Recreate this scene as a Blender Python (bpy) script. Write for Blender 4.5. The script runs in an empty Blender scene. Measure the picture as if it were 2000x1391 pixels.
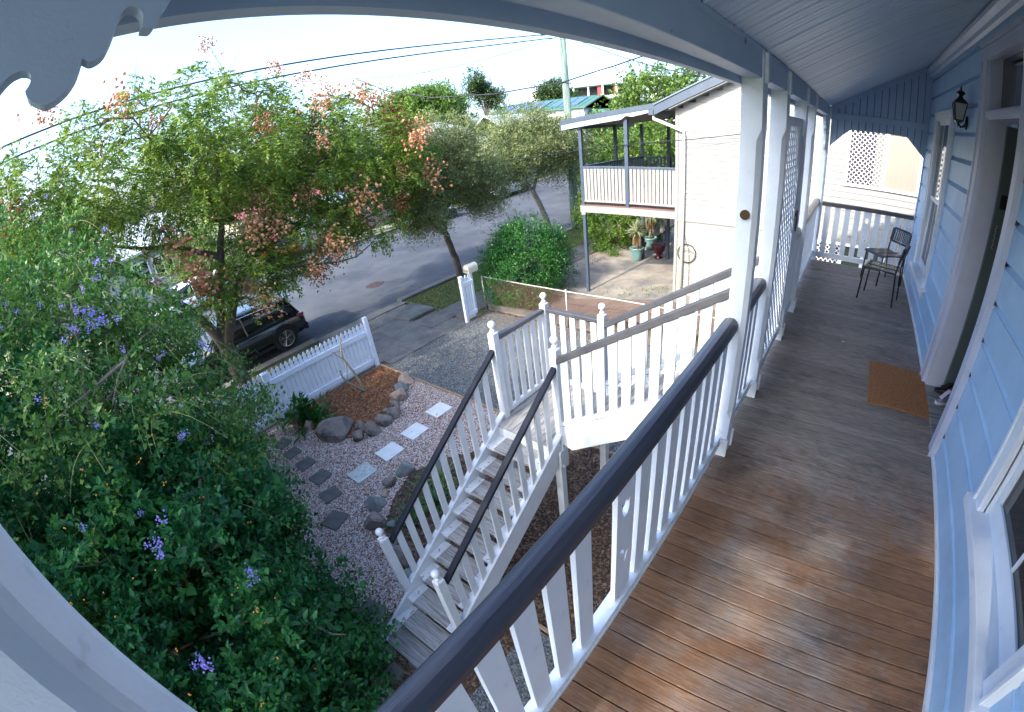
import bpy, bmesh, math, random
import numpy as np
from mathutils import Matrix, Vector
R_=math.radians
SC=bpy.context.scene
COL=SC.collection
# ---------------------------------------------------------------- camera
cam=bpy.data.cameras.new('camera'); camo=bpy.data.objects.new('camera',cam); COL.objects.link(camo)
SC.camera=camo
camo.matrix_world=Matrix.Translation((0,0,5.25))@Matrix(((0.80959776,-0.24842476,0.53182385),(0.58165651,0.46133217,-0.66996144),(-0.07891243,0.85173809,0.51799137))).to_4x4()
cam.type='PANO'
_c=cam if hasattr(cam,'panorama_type') else cam.cycles
_c.panorama_type='FISHEYE_LENS_POLYNOMIAL'
for i,v in enumerate([6.33417031e-04,6.25885942e-02,2.41023984e-04,-4.90432152e-05,1.28401549e-06]):
    setattr(_c,'fisheye_polynomial_k%d'%i,-v)
_c.fisheye_fov=math.pi
cam.sensor_width=36; cam.sensor_fit='HORIZONTAL'; cam.shift_x=-72.33/2000; cam.shift_y=49.46/1391
cam.clip_start=.02; cam.clip_end=2000
# ---------------------------------------------------------------- world and sun
SUN_EL=36.0; SUN_TO=Vector((-0.10,-1.0,0)).normalized()      # horizontal direction towards the sun
W=bpy.data.worlds.new('World'); SC.world=W; W.use_nodes=True
nt=W.node_tree; bg=nt.nodes['Background']
sky=nt.nodes.new('ShaderNodeTexSky'); sky.sky_type='NISHITA'; sky.sun_disc=False
sky.sun_elevation=R_(SUN_EL); sky.sun_rotation=math.atan2(SUN_TO.x,SUN_TO.y)
sky.air_density=1.0; sky.dust_density=4.0; sky.ozone_density=1.6; sky.altitude=30
tint=nt.nodes.new('ShaderNodeMix'); tint.data_type='RGBA'; tint.blend_type='MULTIPLY'; tint.inputs[0].default_value=1; tint.inputs[7].default_value=(.88,1.0,1.15,1)
nt.links.new(sky.outputs[0],tint.inputs[6]); nt.links.new(tint.outputs[2],bg.inputs[0]); bg.inputs[1].default_value=0.15
sl=bpy.data.lights.new('sun','SUN'); sl.energy=2.0; sl.angle=R_(1.0); sl.color=(1.0,0.92,0.78)
so=bpy.data.objects.new('sun',sl); COL.objects.link(so)
sd=(SUN_TO*math.cos(R_(SUN_EL))+Vector((0,0,math.sin(R_(SUN_EL))))).normalized()
so.rotation_euler=sd.to_track_quat('Z','Y').to_euler(); so.location=(0,0,40)
SC.view_settings.view_transform='Standard'; SC.view_settings.look='None'; SC.view_settings.gamma=1
SC.view_settings.exposure=2.2
SC.view_settings.use_curve_mapping=False
try: SC.cycles.max_bounces=8; SC.cycles.transparent_max_bounces=12; SC.cycles.use_denoising=True; SC.cycles.sample_clamp_indirect=6
except Exception: pass
rnd=random.Random(7); nr=np.random.RandomState(7)
# ---------------------------------------------------------------- helpers
class MB:
    def __init__(s): s.v=[]; s.f=[]
    def add(s,vs,fs):
        n=len(s.v); s.v+= [tuple(a) for a in vs]; s.f+=[tuple(i+n for i in f) for f in fs]; return s
    def box(s,x0,x1,y0,y1,z0,z1):
        return s.add([(x0,y0,z0),(x1,y0,z0),(x1,y1,z0),(x0,y1,z0),(x0,y0,z1),(x1,y0,z1),(x1,y1,z1),(x0,y1,z1)],
          [(0,3,2,1),(4,5,6,7),(0,1,5,4),(1,2,6,5),(2,3,7,6),(3,0,4,7)])
    def prism(s,poly,fn,a,b):           # poly of 2-D points, fn(u,v,w)->xyz
        n=len(poly); vs=[fn(u,v,a) for u,v in poly]+[fn(u,v,b) for u,v in poly]
        fs=[tuple(range(n))[::-1],tuple(range(n,2*n))]+[(i,(i+1)%n,n+(i+1)%n,n+i) for i in range(n)]
        return s.add(vs,fs)
    def loft(s,rings,cap=True,closed=True):
        n=len(rings[0]); vs=[p for r in rings for p in r]; fs=[]
        for k in range(len(rings)-1):
            for i in range(n if closed else n-1):
                j=(i+1)%n; fs.append((k*n+i,k*n+j,(k+1)*n+j,(k+1)*n+i))
        if cap: fs+= [tuple(range(n))[::-1],tuple(range((len(rings)-1)*n,len(rings)*n))]
        return s.add(vs,fs)
    def tube(s,pts,r,n=6,cap=True):
        pts=[Vector(p) for p in pts]; rr=r if isinstance(r,(list,tuple)) else [r]*len(pts)
        rings=[]; up=None
        for i,p in enumerate(pts):
            t=(pts[min(i+1,len(pts)-1)]-pts[max(i-1,0)]).normalized()
            if up is None: up=Vector((0,0,1)) if abs(t.z)<.9 else Vector((1,0,0))
            a=t.cross(up)
            if a.length<1e-4: a=t.cross(Vector((0,1,0.01)))
            a.normalize(); b=a.cross(t); up=b
            rings.append([p+(a*math.cos(2*math.pi*k/n)+b*math.sin(2*math.pi*k/n))*rr[i] for k in range(n)])
        return s.loft(rings,cap)
    def lathe(s,prof,c,n=16):
        rings=[[(c[0]+r*math.cos(2*math.pi*k/n),c[1]+r*math.sin(2*math.pi*k/n),c[2]+z) for k in range(n)] for r,z in prof]
        return s.loft(rings)
    def ball(s,c,r,n=14,m=9,sc=(1,1,1)):
        prof=[(max(math.sin(math.pi*i/m),.02),-math.cos(math.pi*i/m)) for i in range(m+1)]
        rings=[[(c[0]+r*sc[0]*a*math.cos(2*math.pi*k/n),c[1]+r*sc[1]*a*math.sin(2*math.pi*k/n),c[2]+r*sc[2]*z) for k in range(n)] for a,z in prof]
        return s.loft(rings)
    def bar(s,p,q,w,h):                  # rectangular bar from p to q, w across (horizontal), h vertical-ish
        p=Vector(p); q=Vector(q); t=(q-p).normalized(); a=t.cross(Vector((0,0,1)))
        if a.length<1e-4: a=Vector((1,0,0))
        a.normalize(); b=a.cross(t)
        rings=[[c+a*(i*w/2)+b*(j*h/2) for i,j in ((-1,-1),(1,-1),(1,1),(-1,1))] for c in (p,q)]
        return s.loft(rings)
    def mesh(s,name,smooth=False):
        me=bpy.data.meshes.new(name); me.from_pydata(s.v,[],s.f); 
        if smooth: me.polygons.foreach_set('use_smooth',[True]*len(me.polygons))
        me.update(); return me
def tag(o,label=None,cat=None,group=None,kind=None):
    if label: o['label']=label
    if cat: o['category']=cat
    if group: o['group']=group
    if kind: o['kind']=kind
    return o
def obj(name,mb,mat,parent=None,smooth=False,label=None,kind=None,bevel=0,loc=None):
    me=mb if isinstance(mb,bpy.types.Mesh) else mb.mesh(name,smooth)
    if mat and not me.materials: me.materials.append(mat)
    o=bpy.data.objects.new(name,me); COL.objects.link(o)
    if parent:
        o.parent=parent
        if parent.type=='EMPTY': o.matrix_parent_inverse=(Matrix.Translation(parent.location)@Matrix.Rotation(parent.rotation_euler.z,4,'Z')).inverted()
    if loc: o.location=loc
    if label: o['label']=label
    if kind: o['kind']=kind
    if bevel:
        m=o.modifiers.new('bevel','BEVEL'); m.width=bevel; m.segments=2; m.limit_method='ANGLE'
    return o
def thing(name,label,cat,loc=(0,0,0),rz=0,group=None):
    o=bpy.data.objects.new(name,None); COL.objects.link(o); o.location=loc; o.rotation_euler=(0,0,rz)
    o.empty_display_size=.1
    return tag(o,label,cat,group)
def copy_tree(o,parent=None):
    c=o.copy(); COL.objects.link(c)
    if parent: c.parent=parent; c.matrix_parent_inverse=o.matrix_parent_inverse.copy()
    for ch in list(o.children): copy_tree(ch,c)
    return c
# ---------------------------------------------------------------- materials
def mat(name,c1,c2=None,rough=.6,scale=8,detail=4,lo=.35,hi=.65,stretch=(1,1,1),bump=0,bscale=None,metal=0,spec=.5,c3=None,s3=1.0,lo3=.5,hi3=.62,island=None,coat=0,coords='Object'):
    m=bpy.data.materials.new(name); m.use_nodes=True; nt=m.node_tree; N=nt.nodes; L=nt.links; b=N['Principled BSDF']
    b.inputs['Roughness'].default_value=rough; b.inputs['Metallic'].default_value=metal
    b.inputs['Specular IOR Level'].default_value=spec
    if coat: b.inputs['Coat Weight'].default_value=coat
    tc=N.new('ShaderNodeTexCoord'); mp=N.new('ShaderNodeMapping'); mp.inputs['Scale'].default_value=stretch
    src=N.new('ShaderNodeNewGeometry') if coords=='World' else tc
    L.new(src.outputs['Position' if coords=='World' else coords],mp.inputs[0])
    def noise(sc,d=detail):
        n=N.new('ShaderNodeTexNoise'); n.inputs['Scale'].default_value=sc; n.inputs['Detail'].default_value=d; n.inputs['Roughness'].default_value=.65
        L.new(mp.outputs[0],n.inputs['Vector']); return n
    def rampmix(fac,l,h,ca,cb):
        r=N.new('ShaderNodeMapRange'); r.inputs[1].default_value=l; r.inputs[2].default_value=h; L.new(fac,r.inputs[0])
        x=N.new('ShaderNodeMix'); x.data_type='RGBA'; L.new(r.outputs[0],x.inputs[0])
        for i,c in ((6,ca),(7,cb)):
            if isinstance(c,tuple): x.inputs[i].default_value=(*c,1)
            else: L.new(c,x.inputs[i])
        return x.outputs[2]
    out=None
    if c2:
        out=rampmix(noise(scale).outputs[0],lo,hi,c1,c2)
        if c3: out=rampmix(noise(s3).outputs[0],lo3,hi3,out,c3)
    if island:
        g=N.new('ShaderNodeNewGeometry')
        out=rampmix(g.outputs['Random Per Island'],0,1,out if out else c1,island) if island is not True else out
    if out: L.new(out,b.inputs['Base Color'])
    else: b.inputs['Base Color'].default_value=(*c1,1)
    if bump:
        n=noise(bscale or scale*4,6); bp=N.new('ShaderNodeBump'); bp.inputs['Strength'].default_value=1; bp.inputs['Distance'].default_value=bump
        L.new(n.outputs[0],bp.inputs['Height']); L.new(bp.outputs[0],b.inputs['Normal'])
    return m
def leafmat(name,cols,rough=.5,trans=.35,spec=.4):
    m=bpy.data.materials.new(name); m.use_nodes=True; nt=m.node_tree; N=nt.nodes; L=nt.links; b=N['Principled BSDF']
    b.inputs['Roughness'].default_value=rough; b.inputs['Specular IOR Level'].default_value=spec
    g=N.new('ShaderNodeNewGeometry'); r=N.new('ShaderNodeValToRGB')
    r.color_ramp.interpolation='LINEAR'
    e=r.color_ramp.elements; e[0].position=0; e[0].color=(*cols[0],1); e[1].position=1; e[1].color=(*cols[-1],1)
    for i,c in enumerate(cols[1:-1]):
        k=e.new((i+1)/(len(cols)-1)); k.color=(*c,1)
    ns=N.new('ShaderNodeTexNoise'); ns.inputs['Scale'].default_value=1.1; ns.inputs['Detail'].default_value=2
    L.new(g.outputs['Position'],ns.inputs['Vector'])
    mx=N.new('ShaderNodeMath'); mx.operation='MULTIPLY_ADD'; mx.inputs[1].default_value=.9; L.new(ns.outputs[0],mx.inputs[0])
    ad=N.new('ShaderNodeMath'); ad.operation='MULTIPLY_ADD'; ad.inputs[1].default_value=.6; ad.inputs[2].default_value=-.28; L.new(g.outputs['Random Per Island'],ad.inputs[0])
    L.new(ad.outputs[0],mx.inputs[2]); L.new(mx.outputs[0],r.inputs[0]); L.new(r.outputs[0],b.inputs['Base Color'])
    if trans:
        t=N.new('ShaderNodeBsdfTranslucent'); L.new(r.outputs[0],t.inputs[0]); mix=N.new('ShaderNodeMixShader'); mix.inputs[0].default_value=trans
        L.new(b.outputs[0],mix.inputs[1]); L.new(t.outputs[0],mix.inputs[2]); L.new(mix.outputs[0],N['Material Output'].inputs[0])
    return m
def glassmat(name,col=(.02,.025,.03),rough=.04):
    m=mat(name,col,rough=rough,spec=.9); return m
M={}
M['white']=mat('white_paint',(.70,.745,.81),(.62,.67,.75),rough=.45,scale=3,bump=.0018,bscale=40,c3=(.42,.46,.50),s3=6,lo3=.62,hi3=.75)
M['rail2']=mat('near_black_rail_paint',(.006,.008,.015),(.010,.012,.022),rough=.55,spec=.2)
M['worn']=mat('worn_white_tread_end',(.42,.44,.46),(.55,.57,.60),rough=.7,scale=9,bump=.001,c3=(.20,.20,.20),s3=18,lo3=.58,hi3=.64,coords='World')
M['stairwhite']=mat('white_gloss_paint',(.53,.55,.58),(.47,.495,.53),rough=.4,scale=4,bump=.0008,bscale=60)
M['blue']=mat('pale_blue_paint',(.39,.57,.78),(.32,.50,.71),rough=.5,scale=2.5,bump=.001,bscale=50,c3=(.28,.44,.63),s3=2.2,lo3=.52,hi3=.78,coords='World')
M['beam']=mat('blue_grey_beam_paint',(.46,.54,.64),(.40,.48,.58),rough=.5,scale=3,bump=.001,bscale=45,c3=(.10,.15,.22),s3=14,lo3=.66,hi3=.72)
M['ceil']=mat('ceiling_paint',(.56,.65,.77),(.46,.55,.67),rough=.35,scale=3,stretch=(1,6,1),bump=.0015,bscale=25,c3=(.52,.60,.72),s3=5)
M['arch']=mat('lilac_grey_trim',(.50,.53,.66),(.44,.47,.60),rough=.45,scale=4,bump=.0008,bscale=50)
M['rail']=mat('charcoal_paint',(.028,.033,.050),(.045,.048,.066),rough=.30,scale=5,stretch=(4,.4,4),bump=.0022,bscale=22)
M['railg']=mat('grey_rail_paint',(.045,.046,.056),(.062,.062,.07),rough=.45,scale=5,bump=.0008,bscale=60)
M['tread']=mat('weathered_tread',(.19,.19,.19),(.32,.31,.305),rough=.8,scale=6,stretch=(.4,8,4),bump=.002,bscale=16,c3=(.12,.11,.10),s3=7,coords='World')
M['treadx']=mat('weathered_landing',(.22,.215,.21),(.34,.33,.32),rough=.8,scale=6,stretch=(8,.4,4),bump=.002,bscale=16,c3=(.12,.11,.10),s3=7,coords='World')
M['black']=mat('black_metal',(.012,.012,.014),rough=.35,metal=.2)
M['chair']=mat('black_chair_plastic',(.018,.021,.032),rough=.35)
M['glass']=glassmat('dark_glass')
M['dark']=mat('dark_interior',(.03,.03,.032),rough=.8)
M['navy']=mat('navy_paint',(.055,.075,.105),(.042,.06,.09),rough=.4,scale=4)
M['cream']=mat('cream_cladding',(.24,.236,.225),(.222,.218,.208),rough=.6,scale=1.2,bump=.0006,c3=(.205,.20,.188),s3=.6,lo3=.5,hi3=.7,coords='World')
M['mesh']=mat('white_grille',(.80,.80,.80),rough=.4)
M['steel']=mat('galvanised_steel',(.45,.42,.38),(.35,.33,.30),rough=.5,metal=.5,scale=12)
M['rust']=mat('rusty_wire',(.22,.13,.09),(.13,.08,.06),rough=.8,scale=20)
M['bark']=mat('dark_bark',(.05,.038,.03),(.11,.085,.065),rough=.9,scale=9,stretch=(1,1,.35),bump=.02,bscale=14)
M['barkg']=mat('grey_bark',(.16,.14,.12),(.28,.25,.21),rough=.9,scale=9,bump=.006,bscale=16)
M['twig']=mat('twig_bark',(.13,.105,.08),(.20,.17,.13),rough=.9,scale=12)
M['rock']=mat('brown_rock',(.13,.11,.10),(.24,.20,.17),rough=.85,scale=5,bump=.012,bscale=9,c3=(.07,.065,.065),s3=2.4)
M['rockp']=mat('tan_rock',(.32,.22,.16),(.42,.32,.24),rough=.85,scale=5,bump=.012,bscale=9,c3=(.20,.15,.12),s3=4)
M['rockg']=mat('grey_green_rock',(.13,.15,.15),(.22,.24,.23),rough=.85,scale=5,bump=.01,bscale=9)
M['slab']=mat('white_marble_paver',(.62,.62,.61),(.70,.70,.69),rough=.6,scale=6,bump=.002,c3=(.42,.42,.42),s3=10,lo3=.62,hi3=.75)
M['slabg']=mat('stained_paver',(.40,.43,.40),(.55,.57,.54),rough=.7,scale=9,bump=.002,c3=(.30,.33,.31),s3=22,lo3=.5,hi3=.6)
M['slate']=mat('dark_slate_paver',(.075,.075,.07),(.12,.115,.10),rough=.75,scale=6,bump=.004)
M['concrete']=mat('old_concrete',(.11,.105,.097),(.18,.17,.158),rough=.85,scale=2.2,detail=8,bump=.004,bscale=30,c3=(.075,.075,.078),s3=.9,lo3=.45,hi3=.65,coords='World')
M['drive']=mat('mottled_driveway_concrete',(.20,.17,.14),(.32,.28,.235),rough=.85,scale=1.6,detail=8,bump=.003,bscale=40,c3=(.12,.115,.11),s3=.55,lo3=.48,hi3=.66,coords='World')
M['timber']=mat('raw_timber_edging',(.34,.24,.15),(.24,.16,.10),rough=.8,scale=7,stretch=(.5,6,6))
M['tyre']=mat('tyre_rubber',(.012,.012,.013),rough=.85)
M['rim']=mat('alloy_rim',(.35,.34,.33),rough=.3,metal=.8)
M['rimd']=mat('dark_rim',(.02,.02,.022),rough=.4,metal=.4)
M['green']=mat('treated_pole_timber',(.20,.27,.22),(.12,.18,.15),rough=.85,scale=6,stretch=(4,4,.25),bump=.006,c3=(.07,.11,.09),s3=.6)
def asphalt():
    m=mat('asphalt',(.036,.042,.056),(.066,.072,.085),rough=.85,scale=.6,detail=9,bump=.004,bscale=60,c3=(.028,.033,.045),s3=.22,coords='World'); return m
M['asphalt']=asphalt()
def specks(name,cols,scale,rough=.85,big=None,bump=.01):
    m=bpy.data.materials.new(name); m.use_nodes=True; nt=m.node_tree; N=nt.nodes; L=nt.links; b=N['Principled BSDF']; b.inputs['Roughness'].default_value=rough
    g=N.new('ShaderNodeNewGeometry'); v=N.new('ShaderNodeTexVoronoi'); v.inputs['Scale'].default_value=scale; L.new(g.outputs['Position'],v.inputs['Vector'])
    r=N.new('ShaderNodeValToRGB'); r.color_ramp.interpolation='CONSTANT'; e=r.color_ramp.elements
    e[0].position=0; e[0].color=(*cols[0],1); e[1].position=1/len(cols); e[1].color=(*cols[1],1)
    for i in range(2,len(cols)): k=e.new(i/len(cols)); k.color=(*cols[i],1)
    s=N.new('ShaderNodeSeparateColor'); L.new(v.outputs['Color'],s.inputs[0]); L.new(s.outputs[0],r.inputs[0])
    last=r.outputs[0]
    if big:
        n=N.new('ShaderNodeTexNoise'); n.inputs['Scale'].default_value=1.3; n.inputs['Detail'].default_value=6; L.new(g.outputs['Position'],n.inputs['Vector'])
        mr=N.new('ShaderNodeMapRange'); mr.inputs[1].default_value=.5; mr.inputs[2].default_value=.72; L.new(n.outputs[0],mr.inputs[0])
        x=N.new('ShaderNodeMix'); x.data_type='RGBA'; L.new(mr.outputs[0],x.inputs[0]); L.new(last,x.inputs[6]); x.inputs[7].default_value=(*big,1); last=x.outputs[2]
    L.new(last,b.inputs['Base Color'])
    bp=N.new('ShaderNodeBump'); bp.inputs['Distance'].default_value=bump; bp.invert=True; L.new(v.outputs['Distance'],bp.inputs['Height']); L.new(bp.outputs[0],b.inputs['Normal'])
    return m
def islandmat(name,cols,rough=.8):
    m=bpy.data.materials.new(name); m.use_nodes=True; nt=m.node_tree; N=nt.nodes; L=nt.links; b=N['Principled BSDF']; b.inputs['Roughness'].default_value=rough
    g=N.new('ShaderNodeNewGeometry'); r=N.new('ShaderNodeValToRGB'); r.color_ramp.interpolation='CONSTANT'; e=r.color_ramp.elements
    e[0].position=0; e[0].color=(*cols[0],1); e[1].position=1/len(cols); e[1].color=(*cols[1],1)
    for i in range(2,len(cols)): k=e.new(i/len(cols)); k.color=(*cols[i],1)
    L.new(g.outputs['Random Per Island'],r.inputs[0]); L.new(r.outputs[0],b.inputs['Base Color']); return m
PEB=[(.46,.40,.37),(.32,.20,.155),(.58,.52,.48),(.18,.075,.045),(.50,.45,.43),(.26,.15,.11),(.11,.05,.035),(.44,.38,.37),(.56,.50,.45),(.24,.11,.07)]
M['pebble']=specks('pink_pebble_bed',PEB,55,bump=.01)
M['pebi']=islandmat('pebble_stones',PEB)
GRV=[(.06,.07,.08),(.10,.115,.125),(.16,.17,.17),(.045,.055,.065),(.22,.22,.20),(.09,.10,.11)]
M['gravel']=specks('blue_metal_gravel',GRV,42,big=None,bump=.012)
M['gravi']=islandmat('gravel_stones',GRV)
MUL=[(.17,.065,.026),(.26,.11,.045),(.09,.035,.018),(.34,.17,.08),(.13,.05,.022)]
M['mulch']=specks('bark_mulch',MUL,38,big=(.20,.08,.034),bump=.015)
M['muli']=islandmat('bark_chips',MUL)
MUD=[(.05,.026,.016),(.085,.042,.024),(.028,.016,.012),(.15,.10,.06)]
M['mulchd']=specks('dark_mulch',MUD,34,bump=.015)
M['dirt']=mat('brown_dirt',(.11,.075,.06),(.16,.115,.09),rough=.95,scale=3,detail=8,bump=.01,bscale=25,coords='World')
M['grassb']=mat('lawn_ground',(.085,.12,.035),(.14,.14,.055),rough=.95,scale=1.2,detail=6,bump=.02,bscale=20,coords='World')
DZ=3.25                                             # deck level above the garden
XB=-.46; XW=.98; Y0=-1.6; Y1=7.79
def ceilz(x): return DZ+2.375+(x+.47)*.523
# deck
dm=bpy.data.materials.new('weathered_deck_timber'); dm.use_nodes=True
def build_deckmat(m):
    nt=m.node_tree; N=nt.nodes; L=nt.links; b=N['Principled BSDF']; b.inputs['Roughness'].default_value=.5; b.inputs['Specular IOR Level'].default_value=.22
    g=N.new('ShaderNodeNewGeometry'); oi=N.new('ShaderNodeObjectInfo')
    def nz(sc,stretch,d=6,off=True,rough=.65):
        mp=N.new('ShaderNodeMapping'); mp.inputs['Scale'].default_value=stretch; L.new(g.outputs['Position'],mp.inputs[0])
        if off:
            cb=N.new('ShaderNodeCombineXYZ'); ml=N.new('ShaderNodeMath'); ml.operation='MULTIPLY'; ml.inputs[1].default_value=37; L.new(oi.outputs['Random'],ml.inputs[0]); L.new(ml.outputs[0],cb.inputs[2]); L.new(cb.outputs[0],mp.inputs['Location'])
        n=N.new('ShaderNodeTexNoise'); n.inputs['Scale'].default_value=sc; n.inputs['Detail'].default_value=d; n.inputs['Roughness'].default_value=rough; L.new(mp.outputs[0],n.inputs[0]); return n.outputs[0]
    def mr(v,a,c,lo=0,hi=1):
        r=N.new('ShaderNodeMapRange'); r.inputs[1].default_value=a; r.inputs[2].default_value=c; r.inputs[3].default_value=lo; r.inputs[4].default_value=hi; L.new(v,r.inputs[0]); return r.outputs[0]
    def mixc(f,a,c):
        x=N.new('ShaderNodeMix'); x.data_type='RGBA'
        if isinstance(f,float): x.inputs[0].default_value=f
        else: L.new(f,x.inputs[0])
        for i,k in ((6,a),(7,c)):
            if isinstance(k,tuple): x.inputs[i].default_value=(*k,1)
            else: L.new(k,x.inputs[i])
        return x.outputs[2]
    def math_(op,a,c):
        x=N.new('ShaderNodeMath'); x.operation=op; x.use_clamp=op!='SUBTRACT'
        for i,k in ((0,a),(1,c)):
            if isinstance(k,(int,float)): x.inputs[i].default_value=k
            else: L.new(k,x.inputs[i])
        return x.outputs[0]
    grain=nz(7,(1.2,26,8),8); fine=nz(22,(1.5,30,8),6)
    # bare grey timber, worn by feet; brown stain left near wall and rail
    grey=mixc(mr(grain,.35,.68),(.18,.155,.14),(.52,.45,.385))
    brown=mixc(mr(grain,.3,.7),(.145,.070,.038),(.40,.215,.115))
    sx=N.new('ShaderNodeSeparateXYZ'); L.new(g.outputs['Position'],sx.inputs[0])
    wall=mr(sx.outputs[0],.25,.85); railw=mr(sx.outputs[0],-.1,-.55)
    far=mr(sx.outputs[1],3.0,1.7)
    patch=nz(1.7,(1,1,1),7,off=False,rough=.7)
    bm=math_('ADD',math_('MULTIPLY',wall,.36),math_('MULTIPLY',railw,.20))
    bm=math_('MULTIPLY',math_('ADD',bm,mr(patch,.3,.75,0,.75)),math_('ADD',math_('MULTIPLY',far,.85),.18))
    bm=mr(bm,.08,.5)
    c=mixc(bm,grey,brown)
    dark=nz(2.3,(1,1.4,1),8,off=False,rough=.75)
    c=mixc(mr(dark,.52,.70,0,.6),c,(.036,.030,.032))
    # far half darkened bluish: veranda shade painted into the board colour
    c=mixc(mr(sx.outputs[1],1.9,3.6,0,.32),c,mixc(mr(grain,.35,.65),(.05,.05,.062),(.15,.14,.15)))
    c=mixc(mr(fine,.60,.78,0,.5),c,(.36,.33,.31))
    pb=mr(oi.outputs['Random'],0,1,0,.3); c=mixc(pb,c,(.06,.045,.038))
    L.new(c,b.inputs['Base Color'])
    bp=N.new('ShaderNodeBump'); bp.inputs['Distance'].default_value=.0022; L.new(grain,bp.inputs['Height']); L.new(bp.outputs[0],b.inputs['Normal'])
    L.new(mr(grain,.3,.7,.66,.85),b.inputs['Roughness'])
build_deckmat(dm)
floor=obj('veranda_floor',MB().box(-.56,1.0,Y0,Y1,DZ-.20,DZ-.045),M['dark']); tag(floor,kind='structure')
bw=.101
def board_mesh():
    m=MB(); w=bw-.0055
    poly=[(0,-.02),(w,-.02),(w,-.003),(w-.003,0),(.003,0),(0,-.003)]
    m.prism(poly,lambda u,v,s:(s,u,v),-.545,.985); return m.mesh('deck_board')
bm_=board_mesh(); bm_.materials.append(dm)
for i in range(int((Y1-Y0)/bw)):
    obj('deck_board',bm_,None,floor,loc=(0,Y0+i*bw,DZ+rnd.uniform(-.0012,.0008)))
obj('edge_board',MB().box(-.575,-.555,Y0,3.32,DZ-.22,DZ-.004).box(-.575,-.555,4.42,Y1,DZ-.22,DZ-.004).box(-.575,-.555,3.32,4.42,DZ-.22,DZ-.01),M['white'],floor)
# ceiling boards, sloping, running across the veranda
ceil=obj('veranda_ceiling',MB().prism([(-.62,ceilz(-.62)+.03),(1.0,ceilz(1.0)+.03),(1.0,ceilz(1.0)+.06),(-.62,ceilz(-.62)+.06)],lambda u,v,s:(u,s,v),Y0,Y1+.1),M['dark']); tag(ceil,kind='structure')
cbw=.128; cm=MB()
L0=(-.465,ceilz(-.465)); L1=(.985,ceilz(.985))
def cb_pt(u,y,d): x=L0[0]+(L1[0]-L0[0])*u; return (x,y,ceilz(x)+d)
w=cbw
prof=[(0.005,.020),(0.005,.009),(.014,0),(.058,0),(.063,.006),(.068,0),(w-.014,0),(w-.005,.009),(w-.005,.020)]
cm.add([cb_pt(0,a,d) for a,d in prof]+[cb_pt(1,a,d) for a,d in prof],[tuple(range(len(prof))),tuple(range(len(prof),2*len(prof)))[::-1]]+[(i,len(prof)+i,len(prof)+i+1,i+1) for i in range(len(prof)-1)])
cmesh=cm.mesh('ceiling_board'); cmesh.materials.append(M['ceil'])
for i in range(int((Y1-Y0)/cbw)+1): obj('ceiling_board',cmesh,None,ceil,loc=(0,Y0+i*cbw,rnd.choice((0,0,0,.003,-.003))))
# beams
bt=thing('veranda_beam','long blue grey eave beam carried by the veranda posts above the railing','beam',(-.5,2,5.5))
obj('beam',MB().box(-.54,-.46,Y0,Y1,5.48,ceilz(-.5)-.002),M['beam'],bt,bevel=.004)
obj('fascia',MB().box(-.60,-.565,Y0,Y1,5.452,5.66).box(-.566,-.54,Y0,Y1,5.49,5.60),M['beam'],bt)
obj('trim_strip',MB().box(-.475,-.458,Y0,Y1,ceilz(-.47)-.03,ceilz(-.47)-.003),M['beam'],bt)
# ------------------------------------------------ the house
H=thing('house','pale blue weatherboard house with lilac door frame and two sash windows along the veranda','house',(2,3,0))
EXP=.245
def wboard(y0,y1,k):
    z0=DZ-.032+EXP*k
    if z0>ceilz(XW)-.02: return
    prof=[(XW,z0),(XW,z0+EXP-.042),(XW+.006,z0+EXP-.040),(XW+.036,z0+EXP-.004),(XW+.038,z0+EXP),(XW+.05,z0+EXP),(XW+.05,z0)]
    obj('weatherboard',MB().prism(prof,lambda u,v,s:(u,s,v),y0,y1),M['blue'],H)
for k in range(1,9): obj('lap_gap',MB().prism([(3.012,DZ-.032+EXP*k-.012),(3.036,DZ-.032+EXP*k-.030),(3.036,DZ-.032+EXP*k+.006)],lambda u,v,s:(s,u,v),XW-.003,XW+.002),M['dark'],H)
# openings  (y0,y1,zlo,zhi)
NEARW=(.93,2.03,.45,2.4); DOOR=(3.04,4.32,0,2.86); FARW=(5.62,6.80,.42,2.42)
for k in range(13):
    zc=-.032+EXP*(k+.5); segs=[(Y0,Y1)]
    for (a,b,lo,hi) in (NEARW,DOOR,FARW):
        if lo<zc<hi:
            ns=[]
            for s0,s1 in segs:
                if a<=s0 or b>=s1: ns.append((s0,s1)); continue
                ns+= [(s0,a+.02),(b-.02,s1)]
            segs=ns
    for s0,s1 in segs: wboard(s0,s1,k)
obj('skirting',MB().box(XW-.022,XW-.001,Y0,3.04,DZ+.001,DZ+.035).box(XW-.022,XW-.001,4.325,Y1,DZ+.001,DZ+.035),M['white'],H,bevel=.004)
obj('cornice',MB().prism([(XW-.005,6.20),(XW-.03,6.22),(XW-.035,6.26),(XW-.075,6.29),(XW-.08,6.327),(XW-.005,6.365)],lambda u,v,s:(u,s,v),Y0,Y1),M['ceil'],H)
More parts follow.
